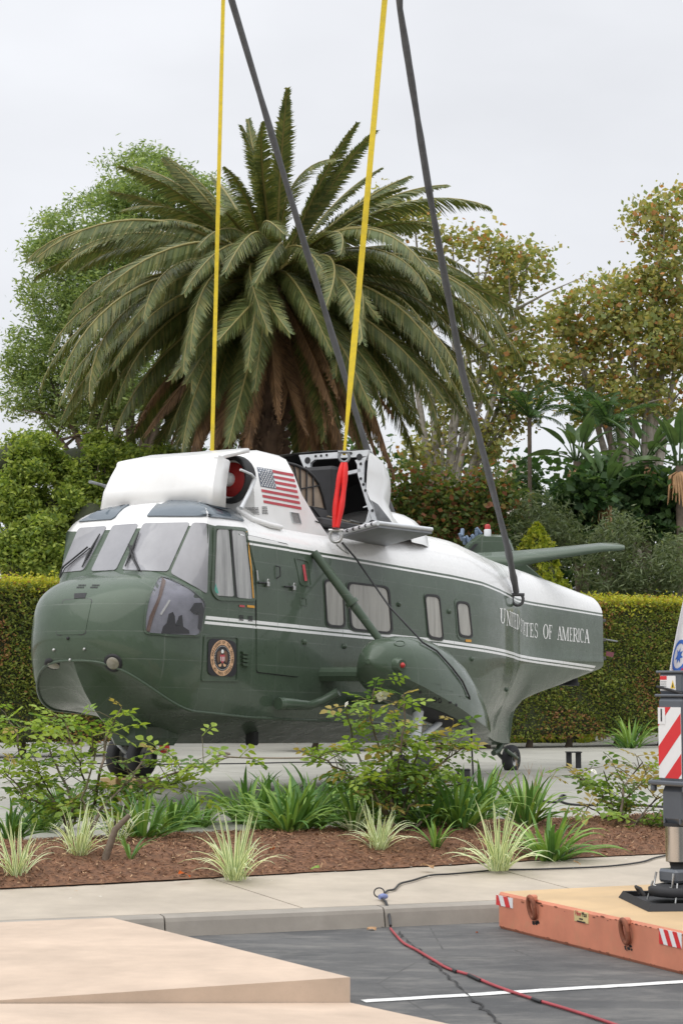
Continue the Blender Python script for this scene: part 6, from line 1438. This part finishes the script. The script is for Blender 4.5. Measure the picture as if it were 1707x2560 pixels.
def shackle(name, label, c, s, ax=Vector((1, 0, 0)), mat='grey'):
    t = thing(name, label, 'shackle', c, group='lifting shackles'); pts = [Vector((s * .5 * math.sin(R(a)) * ax.x, s * .5 * math.sin(R(a)) * ax.y, -s * .55 * math.cos(R(a)) + (0 if abs(a) < 120 else 0))) for a in range(-140, 141, 20)]
    MB().tube(pts, s * .14, 8).build('bow', [MT[mat]], t); e0_, e1_ = pts[0], pts[-1]; dv = (e1_ - e0_); MB().tube([e0_ - dv * .45, e1_ + dv * .45], s * .15, 8).build('pin', [MT[mat]], t); return t
shackle('shackle', 'round grey shackle joining the yellow strap and the red sling', shk + Vector((0, -.02, -.02)), .13)
shackle('shackle', 'steel shackle at the foot of the red sling on the cabin shoulder', hp + Vector((0, -.03, .06)), .15, mat='steel')
shackle('shackle', 'dark shackle bolted to the tail boom under the grey sling', tatt + Vector((.0, -.06, .02)), .17, mat='soot')
rt_, rb_ = shk + Vector((0, -.02, -.10)), hp + Vector((0, -.06, .16)); loop = []
for s in (-1, 1):
    c = [rt_.lerp(rb_, k / 12) + Vector((s * (.018 + .022 * math.sin(math.pi * k / 12)), -.01 * s, 0)) for k in range(13)]; loop.append(c)
path = loop[0] + loop[1][::-1]
rsl = thing('red_sling', 'bright red round sling hanging beside the rotor bay', 'sling', rb_)
for c in loop: MB().tube([p - rb_ for p in c], [.036] + [.052 + .006 * math.sin(k * 1.1) for k in range(11)] + [.042], 10, flat=.7).build('sling_leg', [MT['redsling']], rsl)
# steel eye and tag line
tl_ = [LY(p8(785, 1246), 1.12), LY(p8(815, 1280), 1.2), LY(p8(893, 1392), 1.75)]
tl_ = [HM @ p for p in tl_]
over = [HM @ (on_skin(p8(*q_), .02, [SB])[0]) for q_ in ((968, 1478), (1000, 1497), (1035, 1535), (1058, 1565), (1074, 1600))]
gnd = padpt(1090, 1812); path = tl_ + over + [HM @ LY(p8(1081, 1640), 2.25), HM @ LY(p8(1083, 1720), 2.25), Vector((gnd.x - .02, gnd.y, gnd.z + .1)), gnd]
tag(MB().tube(path, .012, 6).build('tag_line', [MT['cable']]), 'thin black line from the red sling shackle over the sponson to the ground', 'rope')
MB_ = MB().tube([HM @ LY(p8(772, 1250), 1.12), HM @ LY(p8(785, 1262), 1.14), HM @ LY(p8(800, 1272), 1.16), HM @ LY(p8(786, 1250), 1.12)], .010, 6)
tag(MB_.build('wire_loop', [MT['steel']]), 'small bare wire loop clipped to the shackle on the cabin shoulder', 'wire')

# ------------------------------------------------------------------ things on the pad
sd_ = thing('steel_stand', 'short black twin column stand on a plate behind the tail wheel', 'stand', Vector((3.82, 31.1, .53)))
MB().bbox((0, 0, .008), (.40, .36, .016), .004).build('base_plate', [MT['dark']], sd_); MB().bbox((0, 0, .292), (.26, .22, .016), .004).build('top_plate', [MT['dark']], sd_)
for s in (-1, 1): MB().bbox((s * .078, 0, .15), (.085, .09, .27), .008).build('column', [MT['dark']], sd_)
def cable(name, label, pts, r, mat, f=padpt, lift=0.):
    P = [f(*p) + Vector((0, 0, r + lift)) for p in pts]; fine = []
    for i in range(len(P) - 1):
        a, b, c, d = P[max(i - 1, 0)], P[i], P[i + 1], P[min(i + 2, len(P) - 1)]
        for s in range(6): t = s / 6; fine.append(.5 * ((2 * b) + (c - a) * t + (2 * a - 5 * b + 4 * c - d) * t * t + (3 * b - a - 3 * c + d) * t ** 3))
    fine.append(P[-1]); return tag(MB().tube(fine, r, 6).build(name, [MT[mat]]), label, 'cable')
cable('cable', 'black cable with a kink lying on the pad at right', [(1187, 1836), (1230, 1840), (1270, 1845), (1291, 1838), (1298, 1831), (1290, 1829), (1284, 1840), (1310, 1850), (1380, 1852), (1440, 1851), (1500, 1855), (1600, 1862)], .014, 'cable')
cable('cable', 'thin dark cable crossing the pad under the belly', [(0, 1748), (120, 1752), (330, 1757), (420, 1756), (560, 1755), (700, 1752), (820, 1754)], .012, 'cable')
cable('rope', 'tan rope with a small coil on the pad under the belly', [(500, 1738), (515, 1731), (528, 1733), (515, 1737), (540, 1741), (640, 1743), (720, 1742)], .016, 'rope')
for sx, lab in ((1.93, 'timber plank under the far main wheels, outer board'), (2.27, 'timber plank under the far main wheels, second board')):
    c = wpt(2.77, -sx, 0); c.z = pad_z(c.x, c.y); t = tag(MB().bbox((0, 0, .07), (.55, .26, .14), .008).build('timber_plank', [MT['wood']], None, c, (0, 0, R(60))), lab, 'plank', 'timber planks under the wheels')
rc = thing('fuel_can', 'small red can standing on the pad behind the belly fairing', 'can', padpt(378, 1730)); MB().bbox((0, 0, .16), (.20, .14, .30), .04).build('can_body', [MT['red']], rc); MB().tube([(0, 0, .3), (0, 0, .36)], .03, 8).build('cap', [MT['dark']], rc); MB().tube([(-.08, 0, .3), (-.06, 0, .36), (.06, 0, .36), (.08, 0, .3)], .012, 6).build('handle', [MT['red']], rc)
bk = thing('dark_crate', 'dark box on the pad behind the middle rose, under the hanging line', 'box', padpt(1064, 1806)); MB().bbox((0, 0, .11), (.17, .22, .22), .012).build('box_body', [MT['soot']], bk); MB().bbox((0, 0, .225), (.18, .23, .02), .006).build('lid', [MT['dark']], bk)
pst = thing('thin_post', 'thin pale rod standing beside the far left wheel', 'rod', padpt(186, 1775)); MB().tube([(0, 0, 0), (0, 0, .62)], .012, 6).build('rod', [MT['rope']], pst)
# cables over the kerb
def walkpt(x, y):
    z = .2
    for _ in range(8):
        p = on_z(x, y, z); t = (Vector((p.x, p.y, 0)) - kerb_at(p.x)).dot(kn); L_ = max(.5, (mul_at(p.x) - kerb_at(p.x)).dot(kn)); z = walk_z(max(0, min(1, t / L_)))
    return Vector((p.x, p.y, z))
def roadpt(x, y): return on_z(x, y, .004)
cable('cable', 'wavy black cable lying along the pavement up to the mulch', [(955, 2244), (968, 2230), (985, 2226), (1000, 2212), (1030, 2204), (1075, 2191), (1120, 2188), (1170, 2184), (1240, 2178), (1330, 2176), (1420, 2173), (1520, 2168), (1600, 2158), (1640, 2146), (1700, 2134)], .009, 'cable', walkpt)
kp = on_z(964, 2262, .155); kb_ = roadpt(976, 2325)
P = [walkpt(955, 2246), walkpt(958, 2254), kp + Vector((0, -.01, .012)), kp + Vector((.02, -.06, -.05)), kb_ + Vector((0, .0, .02))]
tag(MB().tube([p + Vector((0, 0, .012)) for p in P], .012, 6).build('cable', [MT['cable']]), 'short black cable length dropping over the kerb face', 'cable')
rcb = cable('cable', 'red and black striped cable snaking over the asphalt towards the viewer', [(976, 2325), (990, 2342), (1010, 2362), (1040, 2378), (1080, 2402), (1120, 2425), (1175, 2442), (1225, 2464), (1280, 2484), (1340, 2504), (1400, 2522), (1470, 2544), (1560, 2574), (1640, 2600)], .010, 'redcable', roadpt)
bmk = [(1108, 2416, 1140, 2432), (1170, 2440, 1200, 2454), (1330, 2500, 1352, 2508)]
for a in bmk:
    MB().tube([roadpt(a[0], a[1] + 1) + Vector((0, 0, .0105)), roadpt((a[0] + a[2]) / 2, (a[1] + a[3]) / 2 + 1) + Vector((0, 0, .0105)), roadpt(a[2], a[3] + 1) + Vector((0, 0, .0105))], .0112, 6).build('tape_wrap', [MT['cable']], rcb)
cn = thing('cable_connector', 'blue plug with a wire ring joining the cables on the pavement', 'plug', walkpt(957, 2250)); MB().tube([(-.03, -.02, .025), (.0, .0, .028), (.03, .03, .025)], [.02, .026, .018], 10).build('plug_body', [M('blue plug', (.18, .22, .42), .5)], cn)
MB().tube([(-.03 + .042 * math.cos(R(a)), .04, .055 + .038 * math.sin(R(a))) for a in range(0, 361, 20)], .006, 6, cap=False).build('ring', [MT['cable']], cn)
